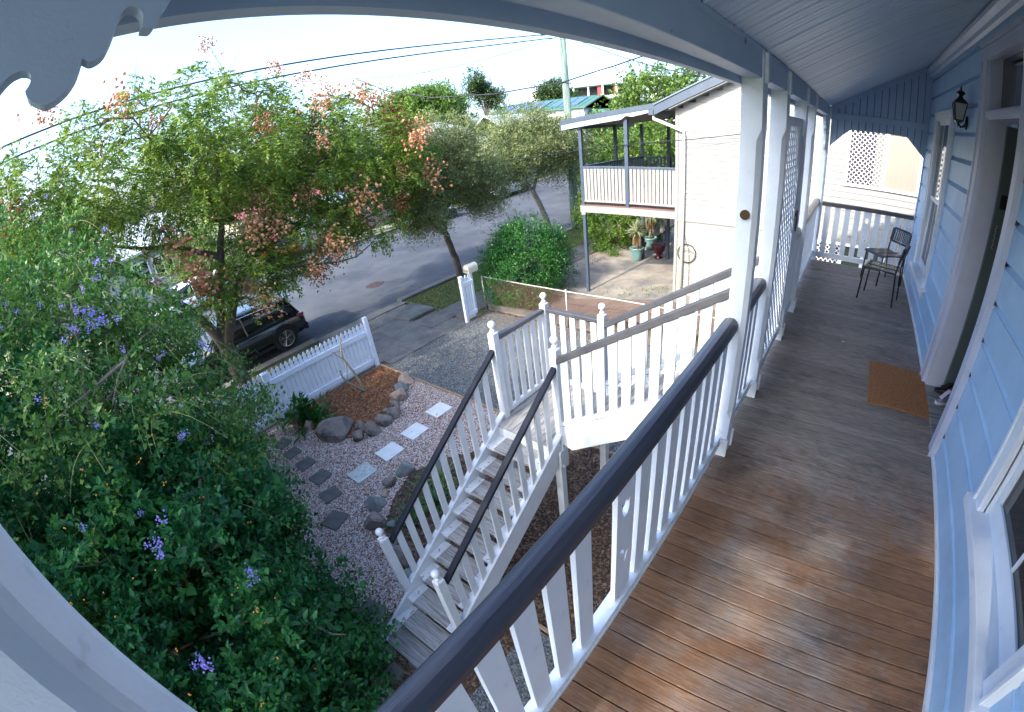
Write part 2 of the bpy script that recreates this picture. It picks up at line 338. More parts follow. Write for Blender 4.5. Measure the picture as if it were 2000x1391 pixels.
# body of the house behind (seen only past the eaves / as what shades the garden)
obj('outer_wall',MB().box(XW+.05,8.5,Y0,Y0+.1,.0,6.3).box(XW+.4,8.5,Y1-.1,Y1,.0,6.3).box(8.4,8.5,Y0,Y1,0,6.3).box(XW+.25,XW+.3,Y0+.1,3.0,0,6.3).box(XW+.25,XW+.3,4.5,Y1-.1,0,6.3).box(XW-.1,XW+.0,Y0,Y1,0,3.0),M['blue'],H)
obj('roof',MB().prism([(-.72,5.66),(4.6,8.42),(9.2,5.9),(9.2,5.8),(4.6,8.30),(-.72,5.60)],lambda u,v,s:(u,s,v),Y0-.05,Y1+.25),M['steel'],H)
obj('interior_floor',MB().box(1.13,3.2,2.6,4.5,DZ-.05,DZ+.005),M['dark'],H)
obj('interior_wall',MB().box(1.33,2.9,2.62,2.66,DZ,6.2).box(2.9,2.95,2.6,4.5,DZ,6.2).box(1.33,2.9,4.46,4.5,DZ,6.2),M['dark'],H)
# door set
def architrave(par,y0,y1,z0,z1,w=.14,x0=XW-.035,m='arch',bottom=False):
    # moulded frame around an opening y0..y1, z0..z1 (outer sizes)
    for (a,b) in ((y0,y0+w),(y1-w,y1)):
        mb=MB().box(x0,XW+.01,a,b,z0,z1-w)
        mb.box(x0-.012,x0,a if a==y0 else b-.022,(a+.022) if a==y0 else b,z0,z1-w)
        obj('frame',mb,M[m],par,bevel=.003)
    obj('frame',MB().box(x0,XW+.01,y0,y1,z1-w,z1).box(x0-.02,x0,y0-.015,y1+.015,z1-.035,z1).box(x0-.01,x0,y0,y1,z1-.06,z1-.045),M[m],par,bevel=.003)
dset=obj('door_frame',MB().box(XW-.0,XW+.17,4.13,4.18,DZ,6.0).box(XW-.0,XW+.17,3.13,3.18,DZ,6.0).box(XW,XW+.17,3.18,4.13,5.99,6.04),M['arch'],H)
architrave(dset,3.04,4.32,DZ+.003,DZ+2.86,w=.14)
obj('transom',MB().box(XW-.012,XW+.15,3.18,4.13,DZ+2.265,DZ+2.34).box(XW-.03,XW-.012,3.18,4.13,DZ+2.28,DZ+2.325),M['arch'],dset,bevel=.003)
obj('fanlight',MB().box(XW+.09,XW+.10,3.18,4.13,DZ+2.34,DZ+2.74),M['glass'],dset)
obj('threshold',MB().box(XW-.005,XW+.19,3.18,4.13,DZ+.001,DZ+.022),M['tread'],dset,bevel=.004)
M['doorc']=mat('grey_green_door',(.10,.13,.125),(.085,.11,.11),rough=.4,scale=3)
door=obj('door',MB().box(1.13,1.96,4.085,4.125,DZ+.03,DZ+2.25),M['doorc'],H)
pm=MB()
for x0,x1 in ((1.22,1.50),(1.59,1.87)):
    for z0,z1 in ((.23,.95),(1.10,2.12)):
        pm.box(x0,x1,4.076,4.084,DZ+z0,DZ+z0+.02).box(x0,x1,4.076,4.084,DZ+z1-.02,DZ+z1).box(x0,x0+.02,4.076,4.084,DZ+z0,DZ+z1).box(x1-.02,x1,4.076,4.084,DZ+z0,DZ+z1)
obj('panel_moulding',pm,M['doorc'],door)
obj('door_lock',MB().box(1.15,1.215,4.055,4.083,DZ+1.63,DZ+1.74),M['black'],door,bevel=.004)
ch=MB()
for i in range(14): ch.ball((1.165+.004*math.sin(i*2),4.066,DZ+1.50-i*.014),.0065,6,4)
obj('door_chain',ch,M['steel'],door)
def sash(par,y0,y1,z0,z1,bars,split,grille=False):
    # y0..y1,z0..z1 are architrave outer sizes
    architrave(par,y0,y1,z0,z1,w=.10,m='white')
    a,b,c,d=y0+.10,y1-.10,z0+.02,z1-.10
    obj('sill',MB().box(XW-.075,XW+.05,y0-.03,y1+.03,z0-.035,z0+.02).box(XW-.03,XW+.0,y0+.02,y1-.02,z0-.11,z0-.036),M['white'],par,bevel=.004)
    mid=c+(d-c)*split
    obj('sash',MB().box(XW+.03,XW+.06,a,b,c,c+.11).box(XW+.03,XW+.06,a,a+.05,c+.11,mid).box(XW+.03,XW+.06,b-.05,b,c+.11,mid).box(XW+.03,XW+.06,a+.05,b-.05,mid-.04,mid),M['white'],par,bevel=.003)
    obj('sash',MB().box(XW+.005,XW+.03,a,b,mid-.045,mid).box(XW+.005,XW+.03,a,a+.045,mid,d).box(XW+.005,XW+.03,b-.045,b,mid,d).box(XW+.005,XW+.03,a+.045,b-.045,d-.05,d),M['white'],par,bevel=.003)
    bm2=MB()
    for t in bars: bm2.box(XW+.012,XW+.026,a+(b-a)*t-.01,a+(b-a)*t+.01,mid,d-.05).box(XW+.036,XW+.054,a+(b-a)*t-.01,a+(b-a)*t+.01,c+.11,mid-.045)
    if bars: obj('glazing_bar',bm2,M['white'],par)
    obj('pane',MB().box(XW+.043,XW+.047,a+.05,b-.05,c+.11,mid-.04),M['glass'],par)
    obj('pane',MB().box(XW+.016,XW+.020,a+.045,b-.045,mid,d-.05),M['glass'],par)

def wframe(y0,y1,z0,z1):
    return obj('window',MB().box(XW,XW+.09,y0+.06,y0+.10,z0,z1-.08).box(XW,XW+.09,y1-.10,y1-.06,z0,z1-.08).box(XW+.001,XW+.09,y0+.10,y1-.10,z1-.12,z1-.085).box(XW+.10,XW+.12,y0+.05,y1-.05,z0,z1-.05),M['white'],H)
wn=wframe(.93,2.03,DZ+.50,DZ+2.42); sash(wn,.93,2.03,DZ+.50,DZ+2.42,(.5,),.45)
g2=MB()
for i in range(3): g2.bar((XW+.055,1.03,DZ+.95+i*.24),(XW+.055,1.93,DZ+.95+i*.24),.012,.02)
obj('glazing_bar',g2,M['white'],wn)
wf=wframe(5.62,6.80,DZ+.45,DZ+2.40); sash(wf,5.62,6.80,DZ+.45,DZ+2.40,(.33,.66),.5)
# gable end panel and far railing
M['panel']=mat('end_panel_paint',(.34,.46,.66),(.29,.41,.60),rough=.5,scale=3,bump=.0006)
E_=thing('gable_panel','blue tongue and groove boarded panel with clipped arch closing the far veranda end','panel',(.3,Y1,5.5))
yE=Y1-.02
nb=14; x0=-.445; wb=(1.0-x0)/nb
def archz(x):                      # lower outline of the hanging boards
    pts=[(-.50,5.0),(-.43,5.04),(-.17,5.30),(.68,5.31),(1.0,5.0),(1.1,4.9)]
    for (a,za),(b,zb) in zip(pts,pts[1:]):
        if a<=x<=b: return za+(zb-za)*(x-a)/(b-a)
for i in range(nb):
    a=x0+i*wb+.0045; b=x0+(i+1)*wb-.0045
    obj('board',MB().prism([(a,5.52),(b,5.52),(b,ceilz(b)-.07),(a,max(ceilz(a)-.07,5.53))],lambda u,v,s:(u,s,v),yE,yE+.018),M['panel'],E_)
    obj('board',MB().prism([(a,archz(a)),(b,archz(b)),(b,5.455),(a,5.455)],lambda u,v,s:(u,s,v),yE+.002,yE+.02),M['panel'],E_)
obj('cross_rail',MB().box(-.455,.98,yE-.03,yE+.03,5.44,5.53),M['panel'],E_,bevel=.004)
obj('raking_trim',MB().prism([(-.455,ceilz(-.455)-.085),(.98,ceilz(.98)-.085),(.98,ceilz(.98)+.03),(-.455,ceilz(-.455)+.03)],lambda u,v,s:(u,s,v),yE-.022,yE-.002),M['panel'],E_)
obj('backing',MB().prism([(-.44,5.5),(.975,5.5),(.975,ceilz(.975)-.04),(-.44,ceilz(-.44)-.04)],lambda u,v,s:(u,s,v),yE+.022,yE+.03).prism([(-.44,archz(-.43)),(-.17,5.302),(.68,5.312),(.975,archz(.975)),(.975,5.45),(-.44,5.45)],lambda u,v,s:(u,s,v),yE+.022,yE+.03),M['dark'],E_)
obj('corner_trim',MB().box(XW-.014,XW+.05,Y1-.04,Y1+.05,DZ,6.40),M['panel'],E_)
# posts
def post(yc,label,top=5.62,w=.105,half=.062,kind=0):
    p=thing('veranda_post',label,'post',(-.51,yc,DZ),group='white posts along the veranda edge')
    a,b=-.562,-.455; y0,y1=yc-half,yc+half; c=.026
    def sec(z,c0):
        return [(a,y0,z),(b-c0,y0,z),(b,y0+c0,z),(b,y1-c0,z),(b-c0,y1,z),(a,y1,z)]
    mb=MB().loft([sec(DZ+.001,.002),sec(DZ+.30,.002),sec(DZ+.34,c),sec(5.18,c),sec(5.24,.002),sec(top,.002)])
    obj('shaft',mb,M['white'],p,bevel=.002)
    obj('base_block',MB().box(a-.008,b+.012,y0-.014,y0-.001,DZ+.001,DZ+.14).box(a-.008,b+.012,y1+.001,y1+.014,DZ+.001,DZ+.14),M['white'],p,bevel=.002)
    obj('head_strip',MB().box(-.475,-.438,yc-.022,yc+.022,5.46,ceilz(-.45)-.03),M['white'],p,bevel=.002)
    return p
p1=post(2.43,'white veranda post with small round disc on its face, first right of the camera')
obj('disc',MB().prism([(.026*math.cos(t*math.pi/10),.026*math.sin(t*math.pi/10)) for t in range(20)],lambda u,v,s:(-.515+u,s,4.81+v),2.358,2.367),mat('bronze_disc',(.06,.035,.02),rough=.4,metal=.6),p1)
p2=post(3.235,'white veranda post that the lattice gate hangs from')
p3=post(4.40,'white veranda post on the latch side of the lattice gate',half=.06)
p4=post(5.23,'white veranda post second from the far boarded end',half=.06)
p5=post(7.72,'white corner post at the far boarded end of the veranda',half=.055)
# near-left post, seen beside the lens, with wider arrises
p0=thing('veranda_post','white post very close to the viewpoint at the near end of the thick charcoal handrail','post',(-.5,-.3,DZ),group='white posts along the veranda edge')
s0=[(-.56,-.224),(-.535,-.224),(-.487,-.240),(-.470,-.2525),(-.455,-.283),(-.455,-.36),(-.56,-.36)]
obj('shaft',MB().prism(s0,lambda u,v,s:(u,v,s),DZ+.001,5.62),M['white'],p0,bevel=.006)
# fretwork bracket between near post and beam
fb=thing('fretwork_bracket','blue grey scroll cut timber bracket silhouetted against the sky under the eave beam','bracket',(-.5,-.1,5.3),group=None)
def brk(dx0,dx1,ds):
    pts=[(-.224,5.50),(-.224,5.30),(-.15,5.36),(-.10,5.375),(-.055,5.385),(-.041,5.396),(-.030,5.402),(-.0215,5.403),(-.0145,5.400),(-.0115,5.395),(-.0135,5.389),(-.0185,5.384),(-.0170,5.3775),(-.0105,5.371),(-.003,5.3665),(.008,5.3685),(.018,5.3735),(.026,5.381),(.031,5.389),(.0345,5.3965),(.0405,5.392),(.0475,5.3925),(.054,5.396),(.059,5.402),(.0645,5.411),(.0685,5.420),(.072,5.427),(.077,5.4325),(.083,5.434),(.089,5.431),(.0925,5.424),(.0915,5.4165),(.090,5.412),(.099,5.410),(.106,5.417),(.112,5.426),(.118,5.433),(.13,5.45),(.15,5.47),(.16,5.49)]
    cr={(-.0115,5.395),(-.0215,5.403),(.0345,5.3965),(.090,5.412),(-.0185,5.384),(-.224,5.50),(-.224,5.30),(.16,5.49)}; P=pts; pts=[]
    for i in range(len(P)-1):
        p1,p2=P[i],P[i+1]; p0=P[i-1] if i and p1 not in cr else p1; p3=P[i+2] if i+2<len(P) and p2 not in cr else p2
        for s_ in range(4):
            t=s_/4; pts.append(tuple(.5*((2*p1[q])+(-p0[q]+p2[q])*t+(2*p0[q]-5*p1[q]+4*p2[q]-p3[q])*t*t+(-p0[q]+3*p1[q]-3*p2[q]+p3[q])*t**3) for q in (0,1)))
    pts.append(P[-1])
    return MB().prism(pts[::-1],lambda u,v,s:(s,u,v),dx0,dx1)
obj('scroll',brk(-.492,-.470,0),M['beam'],fb)
# brackets by the far posts
for k,(yy,sgn,lab) in enumerate(((7.66,-1,'white scroll bracket hanging beside the far corner post'),(4.47,1,'white scroll bracket on the post by the latch side of the gate'))):
    f=thing('fretwork_bracket',lab,'bracket',(-.5,yy,5.3))
    pts=[(0,5.48),(0,4.98),(.05,4.99),(.06,5.06),(.035,5.10),(.045,5.2),(.08,5.26),(.12,5.28),(.13,5.34),(.19,5.36),(.22,5.42),(.30,5.44),(.31,5.48)]
    obj('scroll',MB().prism([(yy+sgn*u,v) for u,v in pts],lambda u,v,s:(s,u,v),-.525,-.495),M['white'],f)
# railings
def hand(mb,y0,y1):
    xs=[(-.586,4.166),(-.582,4.155),(-.495,4.155),(-.490,4.166),(-.490,4.195),(-.500,4.217),(-.520,4.232),(-.545,4.236),(-.570,4.225),(-.584,4.203)]
    return mb.prism(xs[::-1],lambda u,v,s:(u,s,v),y0,y1)
def tulip(parent,y,w):
    # wide picket with a tulip and two leaves cut right through
    z0,z1=DZ+.155,4.152; half=w/2
    def cut(cz,pts): return [(y+u,cz+v) for u,v in pts]
    fl=cut(3.98,[(-.012,-.045),(-.026,-.02),(-.028,.012),(-.034,.045),(-.014,.022),(0,.048),(.014,.022),(.034,.045),(.028,.012),(.026,-.02),(.012,-.045)])
    l1=cut(3.72,[(-.004,-.03),(-.024,-.01),(-.036,.02),(-.016,.022),(-.006,.0)])
    l2=cut(3.66,[(.004,-.03),(.022,-.012),(.036,.03),(.014,.028),(.005,0)])
    me=bpy.data.meshes.new('tulip_baluster'); bm=bmesh.new()
    out=[(y-half,z0),(y+half,z0),(y+half,z1),(y-half,z1)]
    loops=[out,fl,l1,l2]; eds=[]
    for lp in loops:
        vs=[bm.verts.new((-.540,a,b)) for a,b in lp]
        eds+=[bm.edges.new((vs[i],vs[(i+1)%len(vs)])) for i in range(len(vs))]
    bmesh.ops.triangle_fill(bm,use_beauty=True,use_dissolve=False,edges=eds)
    # drop any triangle that fell inside a cut-out
    def inside(pt,lp):
        c=False; n=len(lp)
        for i in range(n):
            x1,y1=lp[i]; x2,y2=lp[(i+1)%n]
            if (y1>pt[1])!=(y2>pt[1]) and pt[0]<(x2-x1)*(pt[1]-y1)/(y2-y1)+x1: c=not c
        return c
    dele=[f for f in bm.faces if any(inside((f.calc_center_median().y,f.calc_center_median().z),lp) for lp in loops[1:])]
    bmesh.ops.delete(bm,geom=dele,context='FACES_ONLY')
    r=bmesh.ops.extrude_face_region(bm,geom=bm.faces[:])
    bmesh.ops.translate(bm,vec=(.022,0,0),verts=[v for v in r['geom'] if isinstance(v,bmesh.types.BMVert)])
    bmesh.ops.recalc_face_normals(bm,faces=bm.faces[:]); bm.to_mesh(me); bm.free()
    return obj('baluster',me,M['white'],parent,label='wide picket with a tulip cut out')
def railing(y0,y1,ys,lab,tul=None,short=None):
    r=thing('veranda_railing',lab,'railing',(-.53,(y0+y1)/2,DZ),group='railings along the veranda edge')
    o=obj('handrail',hand(MB(),y0,y1),M['rail'],r,smooth=False); 
    m=o.modifiers.new('bevel','BEVEL'); m.width=.006; m.segments=2
    obj('bottom_rail',MB().box(-.566,-.496,y0,y1,DZ+.095,DZ+.152).box(-.496,-.488,y0,y1,DZ+.10,DZ+.125),M['white'],r,bevel=.003)
    bm=MB().box(-.540,-.518,-.047,.047,DZ+.155,4.153).mesh('baluster'); bm.materials.append(M['white'])
    for y in ys: obj('baluster',bm,None,r,loc=(0,y,0))
    if tul: tulip(r,tul,.135)
    return r
railing(-.224,2.366,[-.17+.1535*i for i in range(7)]+[1.21+.147*i for i in range(8)],'white picket railing with thick charcoal handrail crossing the picture beside the deck',tul=1.045)
railing(2.495,3.172,[2.58,2.735,2.89,3.045],'short white picket railing between the disc post and the gate post')
railing(4.47,5.165,[4.54,4.69,4.84,4.99,5.12],'short white picket railing beyond the lattice gate')
railing(5.30,7.66,[5.38+.152*i for i in range(15)],'long white picket railing at the far left of the veranda')
er=thing('end_railing','white picket railing with dark top rail across the far end of the veranda','railing',(.25,7.74,DZ))
obj('handrail',MB().box(-.455,.955,7.72,7.79,4.118,4.182),M['railg'],er,bevel=.008)
obj('bottom_rail',MB().box(-.455,.955,7.735,7.775,DZ+.045,DZ+.125),M['white'],er)
ebm=MB().box(-.0425,.0425,7.745,7.762,DZ+.126,4.117).mesh('baluster'); ebm.materials.append(M['white'])
for i,x in enumerate([-.36+.155*i for i in range(9)]):
    if i==4: continue
    obj('baluster',ebm,None,er,loc=(x,0,0))
tb=tulip(er,0,.125); tb.matrix_parent_inverse=Matrix(); 
tb.parent=er; er_inv=Matrix.Translation(er.location).inverted(); tb.matrix_parent_inverse=er_inv
tb.rotation_euler=(0,0,-math.pi/2); tb.location=(.26,7.222,0)
# lattice gate
lg=thing('lattice_gate','tall white lattice gate with clipped top corners standing closed at the head of the stair','gate',(-.5,3.85,DZ))
ga,gb=3.315,4.325; gt=5.335; gz=DZ+.09
obj('frame',MB().box(-.515,-.48,ga,ga+.07,gz,gt).box(-.515,-.48,gb-.07,gb,gz,gt).box(-.515,-.48,ga+.07,gb-.07,gt-.07,gt).box(-.515,-.48,ga+.07,gb-.07,gz,gz+.09),M['white'],lg,bevel=.003)
obj('corner_panel',MB().prism([(ga+.07,4.88),(ga+.07,gt-.07),(ga+.30,gt-.07)],lambda u,v,s:(s,u,v),-.510,-.485),M['white'],lg)
obj('corner_panel',MB().prism([(gb-.07,4.88),(gb-.30,gt-.07),(gb-.07,gt-.07)],lambda u,v,s:(s,u,v),-.510,-.485),M['white'],lg)
ya,yb,za,zb=ga+.07,gb-.07,gz+.09,gt-.07
for d,xx in ((1,-.503),(-1,-.495)):
    c=(za-(yb-ya)) if d==1 else za
    k=0
    s=-(yb-ya) if d==1 else 0
    lim=zb-za+(0 if d==1 else (yb-ya))
    while s<lim:
        # line z = za+s + d*(y-ya)
        ys=[]
        for y in (ya,yb):
            z=za+s+d*(y-ya)
            if za<=z<=zb: ys.append((y,z))
        for z in (za,zb):
            y=ya+(z-za-s)/d
            if ya<y<yb: ys.append((y,z))
        if len(ys)>=2:
            ys.sort(); a,b=ys[0],ys[-1]
            if math.hypot(b[0]-a[0],b[1]-a[1])>.06:
                # strip: thickness 7 mm in x, 26 mm wide in the plane
                v=Vector((0,b[0]-a[0],b[1]-a[1])).normalized(); n=Vector((0,-v.z,v.y))*.0115
                A=Vector((xx,*a)); B=Vector((xx,*b)); t=Vector((.0036,0,0))
                obj('lattice_strip',MB().loft([[p-n-t,p+n-t,p+n+t,p-n+t] for p in (A,B)]),M['white'],lg)
        s+=.112
obj('hinge',MB().box(-.479,-.468,3.26,3.34,4.78,4.90).box(-.479,-.468,3.26,3.34,3.5,3.6),M['white'],lg)
obj('latch',MB().box(-.478,-.462,4.26,4.33,4.50,4.53).box(-.470,-.455,4.29,4.305,4.36,4.55),M['black'],lg)
# ------------------------------------------------ stairs
ST=thing('staircase','white timber stair with landing and ball topped newel posts turning down to the garden','staircase',(-3,2.5,0))
zl=5.25-3.455                                  # landing level 1.83
# landing boards run along y (visible lines along y)
obj('landing_frame',MB().box(-3.53,-2.60,3.27,4.52,zl-.20,zl-.03),M['stairwhite'],ST)
for i in range(7):
    w=.93/7; obj('landing_board',MB().box(-3.535+i*w+.003,-3.535+(i+1)*w-.003,3.255,4.53,zl-.029,zl),M['treadx'],ST)
# lower flight
rise=.172; going=.262
for k in range(1,11):
    z=zl-rise*k; y=3.265-going*(k-1)           # nosing back edge
    x0,x1=(-3.505,-2.675) if k<10 else (-3.60,-2.60)
    yn=y-going+.012
    t=obj('tread',MB().box(x0+.12,x1-.12,yn-.015,y+.012,z-.04,z),M['tread'],ST,bevel=.004)
    obj('painted_end',MB().box(x0,x0+.119,yn-.015,y+.012,z-.0405,z+.001).box(x1-.119,x1,yn-.015,y+.012,z-.0405,z+.001),M['worn'],t)
def slope_beam(x0,x1,ya,yb,za,zb,d):
    return MB().prism([(ya,za-d),(yb,zb-d),(yb,zb),(ya,za)],lambda u,v,s:(s,u,v),x0,x1)
sl_=rise/going
def strtop(y): return 1.37+.62*(y-2.65)
for x0 in (-3.575,-2.66):
    obj('stringer',MB().prism([(3.30,strtop(3.30)),(3.30,strtop(3.30)-.33),(.95,strtop(.95)-.33),(.72,.06),(.72,.20),(.86,strtop(.86))],lambda u,v,s:(s,u,v),x0+.028,x0+.068),M['stairwhite'],ST,bevel=.003)
    obj('bottom_rail',MB().prism([(1.30,strtop(1.30)+.005),(3.42,strtop(3.42)+.005),(3.42,strtop(3.42)+.05),(1.30,strtop(1.30)+.05)],lambda u,v,s:(s,u,v),x0,x0+.075),M['stairwhite'],ST)
    zr=lambda y: (5.25-2.43)+(y-3.41)*.679
    obj('handrail',MB().prism([(1.31,zr(1.31)-.06),(3.42,zr(3.42)-.06),(3.42,zr(3.42)),(1.31,zr(1.31))],lambda u,v,s:(s,u,v),x0-.004,x0+.072),M['rail2'],ST,bevel=.014)
    y=1.40
    for i in range(11):
        y=1.44+.177*i; h=.042
        obj('baluster',MB().prism([(y-h,strtop(y-h)+.05),(y+h,strtop(y+h)+.05),(y+h,zr(y+h)-.055),(y-h,zr(y-h)-.055)],lambda u,v,s:(s,u,v),x0+.024,x0+.046),M['stairwhite'],ST)
def newel(x,y,z0,ztop):
    n=obj('newel_post',MB().box(x-.048,x+.048,y-.048,y+.048,z0,ztop-.165).loft([[(x+i*s_,y+j*s_,zz) for i,j in ((-1,-1),(1,-1),(1,1),(-1,1))] for s_,zz in ((.048,ztop-.165),(.030,ztop-.150))]),M['stairwhite'],ST,bevel=.003)
    prof=[(.030,ztop-.152),(.036,ztop-.142),(.034,ztop-.13),(.022,ztop-.12),(.018,ztop-.112),(.026,ztop-.10)]
    for i in range(9):
        a=math.pi*(.25+.75*i/8); prof.append((max(.047*math.sin(a),.002),ztop-.056-.047*math.cos(a)))
    obj('ball_finial',MB().lathe([(r,z) for r,z in prof],(x,y,0),18),M['stairwhite'],n,smooth=True)
zt=5.25-2.12+.06
NX0,NX1=-3.54,-2.63; NY0,NY1=3.46,4.50
newel(NX0,NY0,1.68,zt); newel(NX1,NY0,zl-.45,zt); newel(NX0,NY1,zl-.2,zt); newel(NX1,NY1,zl-.2,zt)
newel(NX0-.02,1.245,.30,5.25-3.66+.055); newel(NX1,1.245,.40,5.25-3.66+.055)
# landing rails
ztr=5.25-2.285
for nm,args in (('x',(NX0,NX1,NY1)),('y',(NY0,NY1,NX0))):
    a,b,c=args
    f=(lambda u0,u1,w,z0,z1:MB().box(u0,u1,c-w,c+w,z0,z1)) if nm=='x' else (lambda u0,u1,w,z0,z1:MB().box(c-w,c+w,u0,u1,z0,z1))
    obj('handrail',f(a+.049,b-.049,.036,ztr-.06,ztr),M['railg'],ST,bevel=.012)
    obj('bottom_rail',f(a+.049,b-.049,.03,zl+.05,zl+.10),M['stairwhite'],ST)
    n=5 if nm=='x' else 6
    for i in range(n):
        u=a+.049+(b-a-.098)*(i+.5)/n
        obj('baluster',f(u-.042,u+.042,.011,zl+.101,ztr-.061),M['stairwhite'],ST)
# upper flight along x, from landing (x=-2.6) up to the deck (x=-.575)
n_=8; r2=(DZ-zl)/n_; g2=2.03/(n_-1)
for k in range(1,n_):
    z=zl+r2*k; x=-2.60+g2*(k-1)
    t=obj('tread',MB().box(x-.02,x+g2+.005,3.50+.12,4.44-.12,z-.04,z),M['treadx'],ST,bevel=.004)
    obj('painted_end',MB().box(x-.02,x+g2+.005,3.50,3.619,z-.0405,z+.001).box(x-.02,x+g2+.005,4.321,4.44,z-.0405,z+.001),M['stairwhite'],t)
s2=.606; xa,xb=-2.585,-.58
zr2=lambda x:(5.25-2.31)+(x+2.594)*s2
zb2=lambda x:(5.25-3.177)+(x+2.589)*.582
zs2=lambda x:(5.25-3.25)+(x+2.59)*.585
for y0 in (3.43,4.47):
    fn=lambda u,v,s:(u,s,v)
    obj('handrail',MB().prism([(xa,zr2(xa)-.085),(xb,zr2(xb)-.085),(xb,zr2(xb)),(xa,zr2(xa))],fn,y0-.032,y0+.038),M['railg'],ST,bevel=.010)
    obj('bottom_rail',MB().prism([(xa,zb2(xa)-.055),(xb,zb2(xb)-.055),(xb,zb2(xb)),(xa,zb2(xa))],fn,y0-.03,y0+.03),M['stairwhite'],ST)
    obj('stringer',MB().prism([(xa+.0,zs2(xa)-.26),(xa+.14,zs2(xa)-.30),(xb,zs2(xb)-.30),(xb,zs2(xb)),(xa,zs2(xa))],fn,y0-.018,y0+.03),M['stairwhite'],ST,bevel=.003)
    for i in range(13):
        x=-2.49+.150*i; h=.049
        if x>xb-.05: break
        obj('baluster',MB().prism([(x-h,zb2(x-h)),(x+h,zb2(x+h)),(x+h,zr2(x+h)-.08),(x-h,zr2(x-h)-.08)],fn,y0-.010,y0+.012),M['stairwhite'],ST)
# supports
for (x,y,z1) in ((-2.665,3.43,1.46),(-2.60,4.44,zl-.2),(-3.50,4.44,zl-.2),(-3.50,3.43,zl-.2)):
    obj('support_post',MB().box(x-.05,x+.05,y-.05,y+.05,-.1,z1),M['stairwhite'],ST,bevel=.004)
obj('support_block',MB().box(-2.74,-2.57,3.33,3.50,1.44,1.66),M['stairwhite'],ST,bevel=.004)
# ------------------------------------------------ terrain and street
def T(x,y):
    h=0.0
    if y>22: h+=.055*(min(y,34)-22)
    if y>34: h+=.085*(min(y,60)-34)
    if y>60: h+=.16*(min(y,110)-60)
    if x<-48: h*=max(0,1-(-48-x)/25)
    if x>-20 and y>30: h+=.03*min(y-30,40)
    return h
def sheet(name,xs,ys,dz,m,kind='structure'):
    nx,ny=len(xs),len(ys)
    v=[(x,y,T(x,y)+dz) for y in ys for x in xs]
    f=[(j*nx+i,j*nx+i+1,(j+1)*nx+i+1,(j+1)*nx+i) for j in range(ny-1) for i in range(nx-1)]
    o=obj(name,MB().add(v,f),m); tag(o,kind=kind); return o
gx=[-600,-300,-150,-80,-50,-40,-34,-28,-26.2,-20,-13.5,-10,-5,0,10,20,40,80,150,300,600]
gy=[-600,-200,-80,-40,-20,0,10,18,22,26,30,34,40,46,52,60,70,80,95,110,200,400,600]
sheet('ground',gx,gy,-.06,M['grassb'])
ry=[-90,-40,-10,0,6,12,18,22,26,30,34,38,42,48,54,60,70,80]
sheet('road',[-26.0,-20,-13.6],ry,-.012,M['asphalt'])
def strip(name,x0,x1,y0,y1,z,m,th=.1,parent=None,kind=None):
    o=obj(name,MB().box(x0,x1,y0,y1,z-th,z),m,parent); 
    if not parent: tag(o,kind='structure')
    return o
kb=MB()
for a,b in zip(ry,ry[1:]):
    if b<=22: continue
    for x0,x1 in ((-26.25,-26.0),):
        kb.loft([[(x0,y,T(x0,y)-.1),(x1,y,T(x1,y)-.1),(x1,y,T(x1,y)+.11),(x0,y,T(x0,y)+.13)] for y in (a,b)])
kb.box(-26.25,-26.0,-90,22,-.1,.12)
kf=obj('kerb',kb,M['concrete']); tag(kf,kind='structure')
kn=obj('kerb',MB().box(-13.6,-13.32,8.7,22,-.1,.09).box(-13.6,-13.25,-40,5.2,-.1,.09).prism([(-13.6,-.1),(-13.05,-.1),(-13.05,.03),(-13.6,-.004)],lambda u,v,s:(u,s,v),5.2,8.7),M['concrete']); tag(kn,kind='structure')
for a,b in zip(ry,ry[1:]):
    if b>22: kn2=MB().loft([[(-13.6,y,T(-13.6,y)-.1),(-13.35,y,T(-13.6,y)-.1),(-13.35,y,T(-13.6,y)+.1),(-13.6,y,T(-13.6,y)+.09)] for y in (max(a,22),b)]); 
fp=obj('footpath',MB().box(-13.0,-9.62,-40,5.5,-.12,-.03).box(-13.04,-9.60,5.5,8.6,-.12,-.035).box(-11.2,-9.9,8.6,22,-.12,-.03),M['dirt']); tag(fp,kind='structure')
# concrete slabs of the path and crossover, each its own piece
def slab(x0,x1,y0,y1,z,tilt=0,m='concrete'):
    g=.006
    me=MB().loft([[(x0+g,y0+g,z-.06),(x1-g,y0+g,z-.06),(x1-g,y1-g,z-.06),(x0+g,y1-g,z-.06)],[(x0+g,y0+g,z),(x1-g,y0+g,z+tilt),(x1-g,y1-g,z+tilt),(x0+g,y1-g,z)]])
    return obj('paving_slab',me,M[m],fp,bevel=.006)
yy=-6
while yy<21:
    if not (5.4<yy<8.6):
        slab(-11.2,-9.95,yy,min(yy+1.45,5.5 if yy<5.4 else 99),.012+rnd.uniform(-.004,.006),rnd.uniform(-.006,.006))
    yy+=1.45 if not (4<yy<5.6) else 4.45
for (a,b,c,d) in ((-11.35,-10.35,5.5,6.55),(-11.35,-10.35,6.55,7.6),(-11.35,-10.35,7.6,8.6),(-10.35,-9.60,5.5,6.3),(-10.35,-9.60,6.3,7.5),(-10.35,-9.60,7.5,8.45),(-12.2,-11.35,5.5,6.6),(-12.2,-11.35,6.6,7.75),(-13.04,-12.2,5.5,6.9),(-13.04,-12.2,6.9,8.6)):
    slab(a,b,c,d,.008+rnd.uniform(-.004,.006),rnd.uniform(-.006,.006))
slab(-12.75,-11.5,7.62,8.75,.055,.02)
